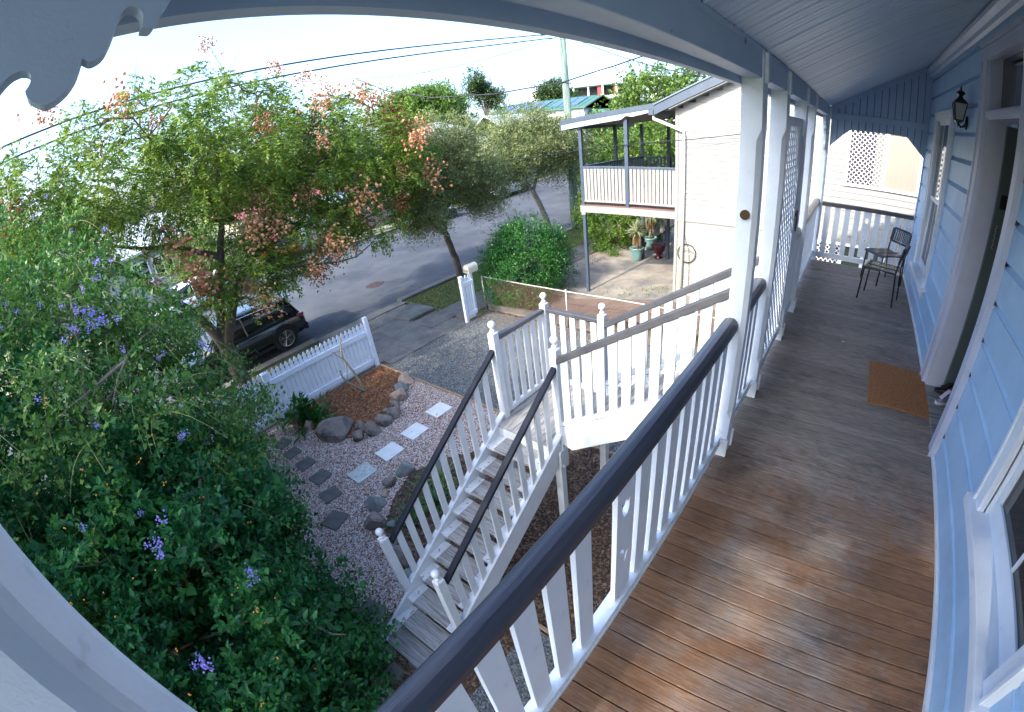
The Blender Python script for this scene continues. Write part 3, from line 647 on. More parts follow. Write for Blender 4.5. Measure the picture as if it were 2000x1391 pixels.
# grass verges
GR=leafmat('grass_blades',[(.035,.07,.012),(.07,.12,.02),(.16,.19,.05),(.24,.22,.10)],trans=.25)
def grass(name,regs,n,h=.055,seed=1,m=None,z=0.0):
    r=np.random.RandomState(seed); P=[]
    tot=sum((b-a)*(d-c) for a,b,c,d in regs)
    for a,b,c,d in regs:
        k=int(n*(b-a)*(d-c)/tot); P.append(np.stack([r.uniform(a,b,k),r.uniform(c,d,k)],1))
    P=np.concatenate(P); k=len(P)
    zz=np.array([T(x,y) for x,y in P])+z
    an=r.uniform(0,6.28,k); hh=h*r.uniform(.5,1.4,k); w=.006+hh*.08; lean=r.normal(0,.5,(k,2))*hh[:,None]
    V=np.zeros((k,3,3)); 
    V[:,0,0]=P[:,0]-np.cos(an)*w; V[:,0,1]=P[:,1]-np.sin(an)*w; V[:,0,2]=zz
    V[:,1,0]=P[:,0]+np.cos(an)*w; V[:,1,1]=P[:,1]+np.sin(an)*w; V[:,1,2]=zz
    V[:,2,0]=P[:,0]+lean[:,0]; V[:,2,1]=P[:,1]+lean[:,1]; V[:,2,2]=zz+hh
    return npmesh(name,V.reshape(-1,3),np.arange(k*3).reshape(-1,3),m or GR)
def npmesh(name,V,F,m):
    me=bpy.data.meshes.new(name); nf,k=F.shape
    me.vertices.add(len(V)); me.vertices.foreach_set('co',V.astype(np.float32).ravel())
    me.loops.add(nf*k); me.loops.foreach_set('vertex_index',F.astype(np.int32).ravel())
    me.polygons.add(nf); me.polygons.foreach_set('loop_start',np.arange(0,nf*k,k,dtype=np.int32))
    try: me.polygons.foreach_set('loop_total',np.full(nf,k,dtype=np.int32))
    except Exception: pass
    me.update(calc_edges=True); me.materials.append(m); return me
vg=obj('verge_ground',MB().box(-13.32,-11.2,8.76,22,-.1,.0).box(-13.25,-11.2,-40,5.48,-.1,.0).box(-9.9,-9.62,8.6,9.3,-.1,.002),M['grassb']); tag(vg,kind='structure')
o=obj('verge_grass',grass('verge_grass',[(-13.3,-11.25,8.8,12.5),(-13.3,-11.25,12.5,21),(-13.2,-11.25,2,5.45),(-9.9,-9.65,8.6,9.3)],26000,.05,3,z=0),GR); tag(o,kind='stuff')
o=obj('far_verge_grass',grass('far_verge_grass',[(-30,-26.3,0,34)],22000,.10,4,z=-.05),GR); tag(o,kind='stuff')
fv=obj('far_footpath',MB().box(-29.0,-27.8,-40,22,-.1,-.035).box(-27.8,-26.25,10.8,13.2,-.1,-.03),mat('pale_concrete',(.30,.29,.28),(.24,.23,.22),rough=.85,scale=1,coords='World')); tag(fv,kind='structure')
# stones and chips generator: little irregular octahedra lying on the ground
def stones(name,pts,size,m,seed,flat=.6,z=.004):
    r=np.random.RandomState(seed); k=len(pts)
    base=np.array([(1,0,0),(0,1,0),(-1,0,0),(0,-1,0),(0,0,1),(0,0,-1)],float)
    V=base[None]*r.uniform(.65,1.25,(k,6,1))
    s=size*r.uniform(.55,1.35,(k,1)); V=V*np.stack([s[:,0],s[:,0]*r.uniform(.6,1,k),s[:,0]*flat],1)[:,None,:]
    a=r.uniform(0,6.28,k); c,s_=np.cos(a),np.sin(a); tx=r.normal(0,.3,k)
    x=V[:,:,0]*c[:,None]-V[:,:,1]*s_[:,None]; y=V[:,:,0]*s_[:,None]+V[:,:,1]*c[:,None]
    zz=V[:,:,2]+x*tx[:,None]
    P=np.stack([x+pts[:,None,0],y+pts[:,None,1],zz+pts[:,None,2]+z],2)
    F=np.array([(0,1,4),(1,2,4),(2,3,4),(3,0,4),(1,0,5),(2,1,5),(3,2,5),(0,3,5)])
    FF=(F[None]+6*np.arange(k)[:,None,None]).reshape(-1,3)
    return npmesh(name,P.reshape(-1,3),FF,m)
def inpoly(P,poly):
    x,y=P[:,0],P[:,1]; c=np.zeros(len(P),bool); n=len(poly)
    for i in range(n):
        x1,y1=poly[i]; x2,y2=poly[(i+1)%n]
        with np.errstate(divide='ignore',invalid='ignore'):
            c^=((y1>y)!=(y2>y))&(x<(x2-x1)*(y-y1)/(y2-y1+1e-12)+x1)
    return c
def scatter(poly,n,seed,holes=()):
    r=np.random.RandomState(seed); xs=[p[0] for p in poly]; ys=[p[1] for p in poly]
    P=np.stack([r.uniform(min(xs),max(xs),n),r.uniform(min(ys),max(ys),n)],1)
    k=inpoly(P,poly)
    for h in holes: k&=~inpoly(P,h)
    P=P[k]; return np.concatenate([P,np.zeros((len(P),1))],1)
def flat(name,poly,z,m,kind='structure'):
    o=obj(name,MB().prism(poly,lambda u,v,s:(u,v,s),z-.06,z),m); tag(o,kind=kind); return o
BEDY=5.30
PEBP=[(-9.95,-4),(-1.2,-4),(-1.2,.2),(-3.0,1.1),(-4.2,1.55),(-5.05,1.85),(-5.5,2.4),(-5.75,3.0),(-5.55,3.6),(-5.0,4.3),(-4.9,BEDY),(-9.9,BEDY)]
MULP=[(-9.88,2.35),(-9.2,2.45),(-8.75,2.65),(-8.3,2.78),(-7.75,2.95),(-7.6,3.3),(-7.55,3.9),(-7.85,4.4),(-8.25,4.85),(-8.45,5.28),(-9.85,BEDY-.02)]
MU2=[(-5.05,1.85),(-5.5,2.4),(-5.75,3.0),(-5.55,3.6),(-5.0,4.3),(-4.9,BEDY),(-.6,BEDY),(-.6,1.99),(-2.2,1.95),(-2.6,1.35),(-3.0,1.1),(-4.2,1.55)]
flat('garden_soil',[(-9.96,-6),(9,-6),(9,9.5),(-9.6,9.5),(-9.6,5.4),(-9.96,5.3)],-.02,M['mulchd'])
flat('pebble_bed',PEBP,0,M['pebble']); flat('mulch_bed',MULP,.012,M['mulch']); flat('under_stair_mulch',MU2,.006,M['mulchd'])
flat('gravel_drive',[(-9.62,BEDY+.03),(-.6,BEDY+.03),(-.6,9.36),(-9.62,9.36)],-.004,M['gravel'])
flat('side_gravel',[(-2.3,-4),(-.6,-4),(-.6,1.96),(-2.15,1.92)],.004,M['gravel']); flat('under_house_ground',[(-.6,-4),(9,-4),(9,9.4),(-.6,9.4)],-.002,M['mulchd'])
o=obj('pebbles',stones('pebbles',scatter(PEBP,52000,1,[MULP]),.014,M['pebi'],1,z=.003),M['pebi']); tag(o,kind='stuff')
o=obj('gravel_stones',stones('gravel_stones',scatter([(-9.6,5.35),(-3,5.35),(-3,9.3),(-9.6,9.3)],26000,2),.013,M['gravi'],2,z=0),M['gravi']); tag(o,kind='stuff')
o=obj('side_gravel_stones',stones('side_gravel_stones',scatter([(-2.2,.2),(-.6,.2),(-.6,1.96),(-2.15,1.92)],5000,12),.013,M['gravi'],12,z=.008),M['gravi']); tag(o,kind='stuff')
def chips(name,poly,n,size,m,seed,z):
    P=scatter(poly,n,seed); r=np.random.RandomState(seed); k=len(P)
    a=r.uniform(0,6.28,k); L=size*r.uniform(.5,1.5,k); w=L*r.uniform(.25,.6,k)
    c,s=np.cos(a),np.sin(a); d=np.stack([c,s,r.normal(0,.25,k)],1)*L[:,None]; e=np.stack([-s,c,r.normal(0,.25,k)],1)*w[:,None]
    P[:,2]=z+r.uniform(.004,.02,k)
    V=np.stack([P-d-e,P+d-e*.7,P+d+e,P-d*.8+e],1)
    return npmesh(name,V.reshape(-1,3),np.arange(4*k).reshape(-1,4),m)
o=obj('bark_chips',chips('bark_chips',MULP,16000,.022,M['muli'],5,.012),M['muli']); tag(o,kind='stuff')
M['mulid']=islandmat('dark_bark_chips',MUD+[(.16,.12,.085)])
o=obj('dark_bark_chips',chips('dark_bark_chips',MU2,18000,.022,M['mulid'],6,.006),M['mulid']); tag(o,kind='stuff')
LIT=[(.20,.085,.04),(.28,.13,.06),(.13,.055,.03),(.34,.19,.09),(.10,.06,.035)]
M['litter']=islandmat('fallen_leaves',LIT)
lit=[]
r=np.random.RandomState(9)
def litreg(poly,n,seed,z=.01): P=scatter(poly,n,seed); P[:,2]=z; lit.append(P)
litreg([(-9.9,8.5),(-5,9.0),(-5,9.45),(-9.9,9.45)],900,21); litreg([(-13.3,5.5),(-9.7,5.5),(-9.7,8.8),(-13.3,8.8)],260,22,.022)
litreg([(-14.6,2),(-13.6,2),(-13.6,22),(-14.6,22)],420,23,.0); litreg([(-9.6,5.35),(-4,5.35),(-4,9.3),(-9.6,9.3)],420,24,.012)
litreg(PEBP,1500,25,.012); litreg([(-13.3,8.8),(-11.2,8.8),(-11.2,14),(-13.3,14)],400,26,.03); litreg([(-10.3,14.6),(-9.0,14.6),(-9.0,16.6),(-10.3,16.6)],300,27,.01)
litreg([(-3.6,.6),(-2.5,.6),(-2.5,1.3),(-3.6,1.3)],40,28,.02)
P=np.concatenate(lit); k=len(P); a=r.uniform(0,6.28,k); L=.022*r.uniform(.6,1.6,k); c,s=np.cos(a),np.sin(a)
d=np.stack([c,s,r.normal(0,.2,k)],1)*L[:,None]; e=np.stack([-s,c,r.normal(0,.3,k)],1)*L[:,None]*.5; P[:,2]+=.006
o=obj('fallen_leaves',npmesh('fallen_leaves',np.stack([P-d,P-e,P+d,P+e+[0,0,.006]],1).reshape(-1,3),np.arange(4*k).reshape(-1,4),M['litter']),None); tag(o,kind='stuff')
# timber edging
te=thing('timber_edging','thin raw timber board dividing pink pebbles from the grey gravel driveway','edging',(-7,BEDY,0))
for a,b in ((-9.85,-7.9),(-7.9,-5.7),(-5.7,-3.4),(-3.4,-.7)): obj('board',MB().box(a+.004,b-.004,BEDY-.015,BEDY+.022,-.06,.045+rnd.uniform(-.006,.006)),M['timber'],te)
te2=thing('timber_edging','short timber edge beside the dark mulch under the veranda','edging',(-1.3,1.97,0))
obj('board',MB().box(-2.15,-.62,1.955,1.99,-.06,.05),M['timber'],te2)
# pavers
PV=[((-6.80,4.69),'white stone paver in the pebbles, the one closest to the driveway','slab',0),((-6.67,3.89),'white stone paver with dark speckles, second from the driveway','slab',.03),((-6.60,3.18),'white stone paver in the pebbles, third from the driveway','slab',-.03),((-6.56,2.47),'stained greenish white paver closest to the dark pavers','slabg',0.0)]
for (x,y),lab,m,rz in PV:
    p=thing('stepping_stone',lab,'paver',(x,y,0),rz,group='large white pavers across the pebbles')
    hw=.205; o=MB().box(-hw,hw,-hw-.02,hw+.02,-.03,.024); q=obj('slab',o,M[m],p,bevel=.005); q.matrix_parent_inverse=Matrix()
    if m=='slabg' or 'speckles' in lab:
        st=MB(); 
SP=[((-8.99,1.92),.95,.3,'dark slate paver farthest left, beside the picket fence'),((-8.46,1.90),.95,.1,'dark slate paver second from the fence end of its row'),((-7.85,1.91),1,0.05,'dark slate paver in the middle of the row of small pavers'),((-7.20,1.90),1.05,.15,'dark slate paver left of the stained white paver'),((-6.59,1.76),1,-.1,'dark slate paver fifth from the fence'),((-5.97,1.46),1.1,.35,'dark slate paver beside the leafy purple flowered bush, largest of its row'),((-4.03,.76),1.1,.2,'dark slate paver half hidden by the bush near the stair foot')]
for (x,y),s,rz,lab in SP:
    p=thing('stepping_stone',lab,'paver',(x,y,0),rz,group='small dark pavers across the pebbles')
    a=.175*s; po=[(-a,-a*.92),(a*.95,-a),(a,a*.55),(a*.82,a*.98),(-a*.9,a*.94)]
    q=obj('slab',MB().prism(po,lambda u,v,s:(u,v,s),-.03,.022),M['slate'],p,bevel=.003); q.matrix_parent_inverse=Matrix()
pad=thing('stone_pad','dark crazy paved stone pad at the foot of the stair','paving',(-3.3,.6,0))
obj('base',MB().prism([(-3.85,.95),(-3.55,.30),(-3.05,.25),(-2.55,.30),(-2.5,1.05),(-3.2,1.15)],lambda u,v,s:(u,v,s),-.03,.012),M['mulchd'],pad)
for (x,y,s) in ((-3.62,.80,.17),(-3.38,.55,.13),(-3.12,.42,.14),(-3.30,.86,.12),(-3.0,.72,.15),(-2.75,.50,.15),(-3.55,.48,.08),(-2.72,.85,.14),(-3.05,.98,.09)):
    po=[(x+s*rnd.uniform(.8,1.1)*math.cos(t),y+s*rnd.uniform(.75,1.1)*math.sin(t)) for t in [i*2*math.pi/6+rnd.uniform(-.2,.2) for i in range(6)]]
    obj('stone',MB().prism(po,lambda u,v,s:(u,v,s),-.02,.035+rnd.uniform(-.006,.006)),M['slate'],pad,bevel=.008)
# garden rocks
def rock(x,y,sx,sy,sz,m,lab,seed,rz=0,group='rocks edging the mulch beds'):
    import mathutils
    if sx<.3: sx*=1.22; sy*=1.22; sz*=1.3
    bm=bmesh.new(); bmesh.ops.create_icosphere(bm,subdivisions=3,radius=1)
    off=Vector((seed*3.1,seed*1.7,seed*.9))
    for v in bm.verts:
        n=v.co.normalized(); d=1+.34*mathutils.noise.noise(n*1.2+off)+.13*mathutils.noise.noise(n*2.7+off)
        c=n*d
        for k in range(9):                       # flat facets
            pn=Vector((math.sin(seed*5+k*2.1),math.cos(seed*3+k*1.3),math.sin(seed+k*1.9)*.9)).normalized(); q=c.dot(pn)
            if q>.66: c-=pn*(q-.66)*.92
        v.co=Vector((c.x*sx,c.y*sy,max(c.z*sz,-.4*sz)))
    me=bpy.data.meshes.new('rock'); bm.to_mesh(me); bm.free(); me.materials.append(M[m])
    o=bpy.data.objects.new('garden_rock',me); COL.objects.link(o); o.location=(x,y,sz*.32); o.rotation_euler=(0,0,rz); tag(o,lab,'rock',group)
rock(-8.12,2.86,.31,.47,.30,'rock','large brown boulder at the near corner of the mulch bed',3,-.25)
rock(-8.95,2.62,.13,.12,.13,'rockp','small tan rock just left of the large boulder',5)
rock(-9.25,2.45,.10,.10,.07,'rockp','flat tan stone by the glossy shrub',6)
rock(-7.56,3.07,.15,.13,.14,'rock','dark rock touching the right side of the large boulder',7)
rock(-7.82,3.30,.12,.10,.11,'rock','small rock wedged behind the dark rock by the boulder',8)
rock(-7.45,3.37,.17,.15,.16,'rock','squarish grey brown rock second along the bed edge',9,.4)
rock(-7.48,3.72,.17,.14,.15,'rock','rounded brown rock midway along the mulch bed edge',11,.9)
rock(-7.55,4.04,.16,.15,.13,'rock','brown rock in front of the small flat stones',12,.2)
rock(-7.84,4.02,.09,.07,.06,'rockg','small flat grey stone on the mulch edge',13)
rock(-7.82,4.28,.12,.10,.10,'rock','small dark rock left of the pointed tan rock',14)
rock(-8.00,4.52,.18,.17,.17,'rockp','pointed tan orange rock on the bed edge',15,.6)
rock(-8.22,4.78,.13,.15,.13,'rockg','grey rock between the pointed tan rock and the last one',16)
rock(-8.42,5.04,.19,.17,.15,'rockp','pale tan rock at the timber edging end of the bed',17)
for i,(x,y,s,m,l) in enumerate(((-5.45,3.45,.14,'rockg','blue grey rock under the stair rail beside the flax, farthest out'),(-5.85,2.98,.15,'rockg','greenish grey rock second around the flax bed'),(-5.85,2.62,.11,'rock','small brown rock third around the flax bed'),(-5.70,2.36,.07,'rockp','thin pale stone lying on the flax bed edge'),(-5.62,2.12,.15,'rockg','squared grey rock mid way round the flax bed'),(-5.28,1.86,.17,'rock','tall dark rock near the bottom newel post'),(-5.02,2.02,.08,'rockg','little rock inside the flax bed edge'),(-4.72,1.72,.12,'rock','brown rock left of the bottom newel post'),(-4.38,1.70,.15,'rock','dark rock seen through the lowest stair balusters'),(-4.02,1.50,.13,'rockg','grey rock behind the bottom of the stair'))):
    rock(x,y,s*1.05,s*.95,s*.9,m,l,20+i,i*.7)
# ------------------------------------------------ picket fence
PF=thing('picket_fence','white picket fence between the front garden and the footpath','fence',(-9.95,1,0))
FX=-9.97
def picket_mesh(w=.103,h=1.17,t=.02):
    a=w/2; po=[(-a,.03),(a,.03),(a,h-.17),(a*.62,h-.145),(a*1.0,h-.085),(0,h),(-a*1.0,h-.085),(-a*.62,h-.145),(-a,h-.17)]
    return MB().prism(po,lambda u,v,s:(s,u,v),-t/2,t/2)
pk=picket_mesh(h=1.27).mesh('picket'); pk.materials.append(M['white'])
y=5.16
while y>-5.5:
    if abs(y-2.2)>.0: obj('picket',pk,None,PF,loc=(FX-.035,y,0))
    y-=.121
obj('rail',MB().box(FX-.022,FX+.022,-5.6,5.20,.90,1.03),M['white'],PF,bevel=.003)
obj('rail',MB().box(FX-.022,FX+.022,-5.6,5.20,.10,.22),M['white'],PF,bevel=.003)
def sqpost(par,x,y,h,s=.05,name='post',m='white',cap=True):
    mb=MB().box(x-s,x+s,y-s,y+s,-.05,h)
    if cap: mb.box(x-s-.012,x+s+.012,y-s-.012,y+s+.012,h+.001,h+.03).loft([[(x-s,y-s,h+.031),(x+s,y-s,h+.031),(x+s,y+s,h+.031),(x-s,y+s,h+.031)],[(x-.01,y-.01,h+.06),(x+.01,y-.01,h+.06),(x+.01,y+.01,h+.06),(x-.01,y+.01,h+.06)]])
    return obj(name,mb,M[m],par,bevel=.003)
sqpost(PF,FX+.035,5.26,1.40,.052,cap=False)
sqpost(PF,FX+.10,2.36,1.26,.065); sqpost(PF,FX+.075,-1.0,1.24,.055); sqpost(PF,FX+.075,-4.2,1.24,.055)
GP=thing('fence_panel','narrow white picket panel standing alone beside the letterbox','fence',(-9.57,8.6,0))
sqpost(GP,-9.60,8.40,1.45,.045,cap=False)
pk2=picket_mesh(w=.10,h=1.42).mesh('picket'); pk2.materials.append(M['white'])
for y in (8.53,8.66,8.79): obj('picket',pk2,None,GP,loc=(-9.66,y,0))
obj('rail',MB().box(-9.64,-9.60,8.45,8.90,1.12,1.22),M['white'],GP); obj('rail',MB().box(-9.64,-9.60,8.45,8.90,.16,.26),M['white'],GP)
LBX=thing('letterbox','cream arched letterbox on a white post behind the narrow fence panel','letterbox',(-9.87,9.12,0))
obj('post',MB().box(-9.91,-9.83,9.03,9.11,-.05,1.34),M['white'],LBX,bevel=.004)
po=[(-.12,1.36),(.12,1.36),(.12,1.50)]+[(.12*math.cos(t),1.50+.12*math.sin(t)) for t in [math.pi*i/8 for i in range(1,8)]]+[(-.12,1.50)]
M['creamm']=mat('cream_enamel',(.62,.58,.48),(.52,.48,.38),rough=.4,scale=9)
bx=obj('box',MB().prism(po,lambda u,v,s:(-9.87+u,s,v),8.92,9.32),M['creamm'],LBX,bevel=.004)
obj('flap',MB().box(-9.95,-9.79,8.905,8.918,1.42,1.47),M['steel'],bx)
# chain link fence
CF=thing('chain_link_fence','rusty chain link fence with a galvanised top pipe along the driveway','fence',(-6,9.45,0))
cb=MB().tube([(-9.8,9.45,1.10),(-8,9.45,1.06),(-6.6,9.45,1.05),(-4.4,9.45,1.08),(-1,9.45,1.1)],.021,8)
obj('top_pipe',cb,M['steel'],CF,smooth=True)
for x in (-9.78,-6.64,-3.6): obj('post',MB().tube([(x,9.45,-.05),(x,9.45,1.08)],.024,8).ball((x,9.45,1.09),.032,8,5),M['steel'],CF,smooth=True)
mm=MB(); s=-9.75
while s<-1:
    for d in (1,-1):
        x0,x1=s,s+d*.98
        a=Vector((x0,9.45+.004*d,.06)); b=Vector((x1,9.45+.004*d,1.05))
        if x1>-9.78 and x0>-9.78: mm.tube([a,b],.004,3,cap=False)
    s+=.072
o=obj('wire_mesh',mm,M['rust'],CF); tag(o,kind='stuff')
obj('retaining_edge',MB().box(-9.75,-1,9.50,9.66,-.06,.16),M['concrete'],CF,bevel=.01)
# neighbour's yard, rising to the house
def NZ(x): return 0.0 if x<-7.6 else (.47*(x+7.6)/3.0 if x<-4.6 else .47)
ny=MB(); xs=[-9.9,-7.6,-6.5,-5.5,-4.6,3]; ysn=[9.66,12,16,22,30]
ny.add([(x,y,NZ(x)-.006+(-.02 if y>20 else 0)) for y in ysn for x in xs],[(j*6+i,j*6+i+1,(j+1)*6+i+1,(j+1)*6+i) for j in range(4) for i in range(5)])
o=obj('neighbour_driveway',ny,M['drive']); tag(o,kind='structure')
o=obj('dirt_strip',MB().add([(x,y,NZ(x)+.004) for y in (9.66,11.4) for x in xs],[(i,i+1,7+i,6+i) for i in range(5)]),M['dirt']); tag(o,kind='structure')
slab(-12.9,-9.9,13.3,15.9,.006); 
# manhole
mh=thing('manhole_cover','rusty brown oval iron cover in the shaded road','manhole cover',(-16.5,9.65,0),.35)
po=[(.36*math.cos(i*math.pi/12),.46*math.sin(i*math.pi/12)) for i in range(24)]
M['iron']=mat('rusty_iron',(.075,.045,.045),(.045,.03,.033),rough=.8,scale=20)
q=obj('cover',MB().prism(po,lambda u,v,s:(u,v,s),-.04,-.004),M['iron'],mh); 
gb_=MB()
for i in range(-5,6):
    hh=.42*math.sqrt(max(0,1-(i*.06/.36)**2)); 
    for j in range(-6,7):
        if abs(j*.07)<hh: gb_.box(i*.062-.012,i*.062+.012,j*.07-.025,j*.07+.025,-.0035,.004)
q2=obj('grip_stud',gb_,M['iron'],q); 
for z in (q,): z.matrix_parent_inverse=Matrix()
# ------------------------------------------------ vegetation
def norm(a): return a/np.maximum(np.linalg.norm(a,axis=-1,keepdims=True),1e-9)
def leaves(name,B,Dr,L,nl,ll,lw,m,r,droop=.35,spread=1.0,up=.25,style='ovate',planar=False,flip=.25):
    k=len(B); t=((np.arange(nl)+.6)/nl)[None,:,None]
    Lk=L[:,None,None]; pos=B[:,None,:]+Dr[:,None,:]*Lk*t+np.array([0,0,-1.0])*droop*Lk*t*t
    tan=norm(Dr[:,None,:]+np.array([0,0,-2.0])*droop*t)
    rv=r.normal(0,1,(k,1,3)); s0=norm(np.cross(tan,np.broadcast_to(rv,tan.shape)))
    if planar:
        s0=norm(np.cross(tan,np.array([0,0,1.0])+0*tan)+.25*r.normal(0,1,(k,1,3)))
        sg=np.where(np.arange(nl)%2==0,1,-1)[None,:,None]; side=s0*sg
    else:
        b0=np.cross(tan,s0); an=(np.arange(nl)*2.4)[None,:,None]+r.uniform(0,6,(k,1,1)); side=s0*np.cos(an)+b0*np.sin(an)
    ld=norm(tan*.55+side*spread+np.array([0,0,up])+r.normal(0,.18,(k,nl,3)))
    N=norm(np.array([0,0,1.0])+r.normal(0,flip+.2,(k,nl,3))+norm(Dr)[:,None,:]*.5)
    w=norm(np.cross(ld,N)); n=np.cross(w,ld)
    sz=r.uniform(.45,1.35,(k,nl,1)); LL=ll*sz; WW=lw*sz
    if style=='ovate':
        V=np.stack([pos,pos+ld*LL*.35+w*WW*.5+n*WW*.18,pos+ld*LL*.72+w*WW*.36+n*WW*.12,pos+ld*LL-n*LL*.08,pos+ld*LL*.72-w*WW*.36+n*WW*.12,pos+ld*LL*.35-w*WW*.5+n*WW*.18],2)
        q=k*nl; F=np.array([(0,1,2,3),(0,3,4,5)])[None]+6*np.arange(q)[:,None,None]
    else:
        V=np.stack([pos,pos+ld*LL*.45+w*WW*.5+n*WW*.15,pos+ld*LL,pos+ld*LL*.45-w*WW*.5+n*WW*.15],2)
        q=k*nl; F=np.array([(0,1,2,3)])[None]+4*np.arange(q)[:,None,None]
    return npmesh(name,V.reshape(-1,3),F.reshape(-1,4),m)
def stems(name,B,Dr,L,wid,m,droop,r,seg=3):
    k=len(B); P=[]
    w=norm(np.cross(Dr,r.normal(0,1,(k,3))))*wid
    for j in range(seg+1):
        t=j/seg; c=B+Dr*L[:,None]*t+np.array([0,0,-1.0])*droop*(L*t*t)[:,None]; P+= [c-w*(1-.6*t),c+w*(1-.6*t)]
    V=np.stack(P,1); n=2*(seg+1); F=np.array([(2*j,2*j+1,2*j+3,2*j+2) for j in range(seg)])[None]+n*np.arange(k)[:,None,None]
    return npmesh(name,V.reshape(-1,3),F.reshape(-1,4),m)
def clumpy(ells,ncl,nsh,rad,r,bias=.35,outer=.6,ground=None,updir=.15,shrink=None):
    """clump centres near the surface of ellipsoids; shoots round each centre, pointing outward"""
    vol=np.array([e[3]*e[4]*e[5] for e in ells])**(2/3); pr=vol/vol.sum(); C=[];E=[]
    while len(C)<ncl:
        e=ells[r.choice(len(ells),p=pr)]; d=norm(r.normal(0,1,3)); s=r.uniform(0,1)**bias
        p=np.array(e[:3])+d*np.array(e[3:6])*s
        ins=False
        for g in ells:
            if g is not e and (((p-np.array(g[:3]))/np.array(g[3:6]))**2).sum()<.45: ins=True
        if ins and r.rand()<.8: continue
        C.append(p); E.append(d/np.array(e[3:6]))
    C=np.array(C); O=norm(np.array(E)); idx=np.repeat(np.arange(ncl),nsh); k=len(idx)
    rr=rad*r.uniform(.55,1.35,ncl)
    off=norm(r.normal(0,1,(k,3)))*(r.uniform(0,1,(k,1))**.5)*rr[idx][:,None]*np.array([1,1,.75])
    B=C[idx]+off; D_=norm(norm(off)*.8+O[idx]*outer+np.array([0,0,updir])+r.normal(0,.35,(k,3)))
    if ground is not None: B[:,2]=np.maximum(B[:,2],ground)
    return C,B,D_
def limb(mb,pts,r0,r1,n=7,wob=.03,seed=0,sub=4):
    rr=random.Random(seed); P=[Vector(p) for p in pts]; out=[]
    for i in range(len(P)-1):
        p0=P[max(i-1,0)]; p1=P[i]; p2=P[i+1]; p3=P[min(i+2,len(P)-1)]
        for s in range(sub):
            t=s/sub; q=.5*((2*p1)+(-p0+p2)*t+(2*p0-5*p1+4*p2-p3)*t*t+(-p0+3*p1-3*p2+p3)*t**3)
            out.append(q+Vector((rr.uniform(-wob,wob),rr.uniform(-wob,wob),rr.uniform(-wob,wob)))*(1 if out else 0))
    out.append(P[-1]); m=len(out)
    mb.tube(out,[r0+(r1-r0)*i/(m-1) for i in range(m)],n); return out
def branches_to(mb,nodes,C,r0,r1,seed,maxn=200,sag=.0):
    """thin curved branches from the nearest lower limb node out to each clump"""
    rr=random.Random(seed); nodes=[Vector(n) for n in nodes]
    Cs=sorted([Vector(c) for c in C],key=lambda c:min((c-n).length for n in nodes))[:maxn]
    for c in Cs:
        best=min(nodes,key=lambda n:(c-n).length+max(0,(n.z-c.z))*1.2)
        d=(c-best).length
        if d<.15: continue
        mid=best.lerp(c,.5)+Vector((rr.uniform(-.12,.12),rr.uniform(-.12,.12),rr.uniform(-.02,.14)))*d
        mb.tube([best,best.lerp(mid,.55),mid,mid.lerp(c,.5)+Vector((0,0,.03*d)),c],[r0,r0*.8,(r0+r1)/2,r1*1.3,r1],5,cap=False)
        if rr.random()<.7: nodes.append(mid)
# ---- golden rain tree at the kerb
r=np.random.RandomState(11)
GT=thing('golden_rain_tree','wide spreading street tree with feathery leaves and pink brown seed pods by the kerb','tree',(-12.2,2.35,0))
tb_=MB(); nodes=[]
lims=[([(-12.2,2.35,-.1),(-12.2,2.3,.8),(-12.15,2.25,1.55)],.24,.20),
 ([(-12.15,2.25,1.5),(-12.25,1.9,2.5),(-12.5,1.2,3.5),(-12.7,.3,4.7),(-12.9,-.8,5.8)],.15,.05),
 ([(-12.15,2.25,1.5),(-12.2,2.5,2.5),(-12.3,2.9,3.5),(-12.4,3.3,4.6),(-12.5,3.6,6.2)],.16,.05),
 ([(-12.15,2.28,1.5),(-11.9,2.7,2.4),(-12.0,3.3,3.1),(-12.2,4.0,3.7),(-12.4,5.0,4.5),(-12.4,6.4,5.3),(-12.4,7.8,5.9)],.15,.04),
 ([(-12.1,3.6,3.4),(-11.9,4.8,3.75),(-11.7,6.0,3.9),(-11.8,7.2,4.3),(-12.0,8.6,4.8)],.09,.03),
 ([(-12.3,3.0,3.6),(-12.7,2.1,4.2),(-13.0,1.3,4.5),(-13.2,.2,5.0)],.09,.03),
 ([(-12.45,3.5,4.8),(-12.7,4.3,5.9),(-12.8,5.0,7.0)],.06,.02),([(-12.4,3.2,5.0),(-12.2,2.4,6.2),(-12.2,1.8,7.4)],.06,.02),
 ([(-12.6,.8,4.1),(-12.3,-.6,4.6),(-12.2,-2.0,5.2)],.07,.02),([(-12.4,5.0,4.5),(-12.0,5.8,5.6),(-11.8,6.3,6.8)],.06,.02),
 ([(-12.0,3.3,3.1),(-11.3,4.2,3.0),(-10.9,5.2,2.8),(-10.9,6.0,2.7)],.05,.015),([(-11.9,2.7,2.4),(-11.2,2.6,2.9),(-10.8,2.8,3.1)],.04,.015)]
for i,(p,a,b) in enumerate(lims): tb_=MB(); nodes+=limb(tb_,p,a,b,8,.02,i); obj('limb' if i else 'trunk',tb_,M['bark'],GT,smooth=True)
ells=[(-12.6,3.4,6.1,2.6,3.2,2.2),(-12.3,7.0,5.3,2.2,2.6,2.0),(-11.9,5.9,3.4,1.4,2.2,.95),(-12.7,.2,5.9,2.4,2.6,1.9),(-11.5,3.3,3.1,1.2,1.6,.9),(-12.8,-2.8,5.6,2.2,2.2,1.8),(-12.0,8.3,4.6,1.3,1.5,1.6),(-15.2,5.0,6.3,2.4,3.3,1.8),(-15.0,8.4,5.5,1.9,2.3,1.5)]
C,B,Dd=clumpy(ells,620,25,.45,r,bias=.40)
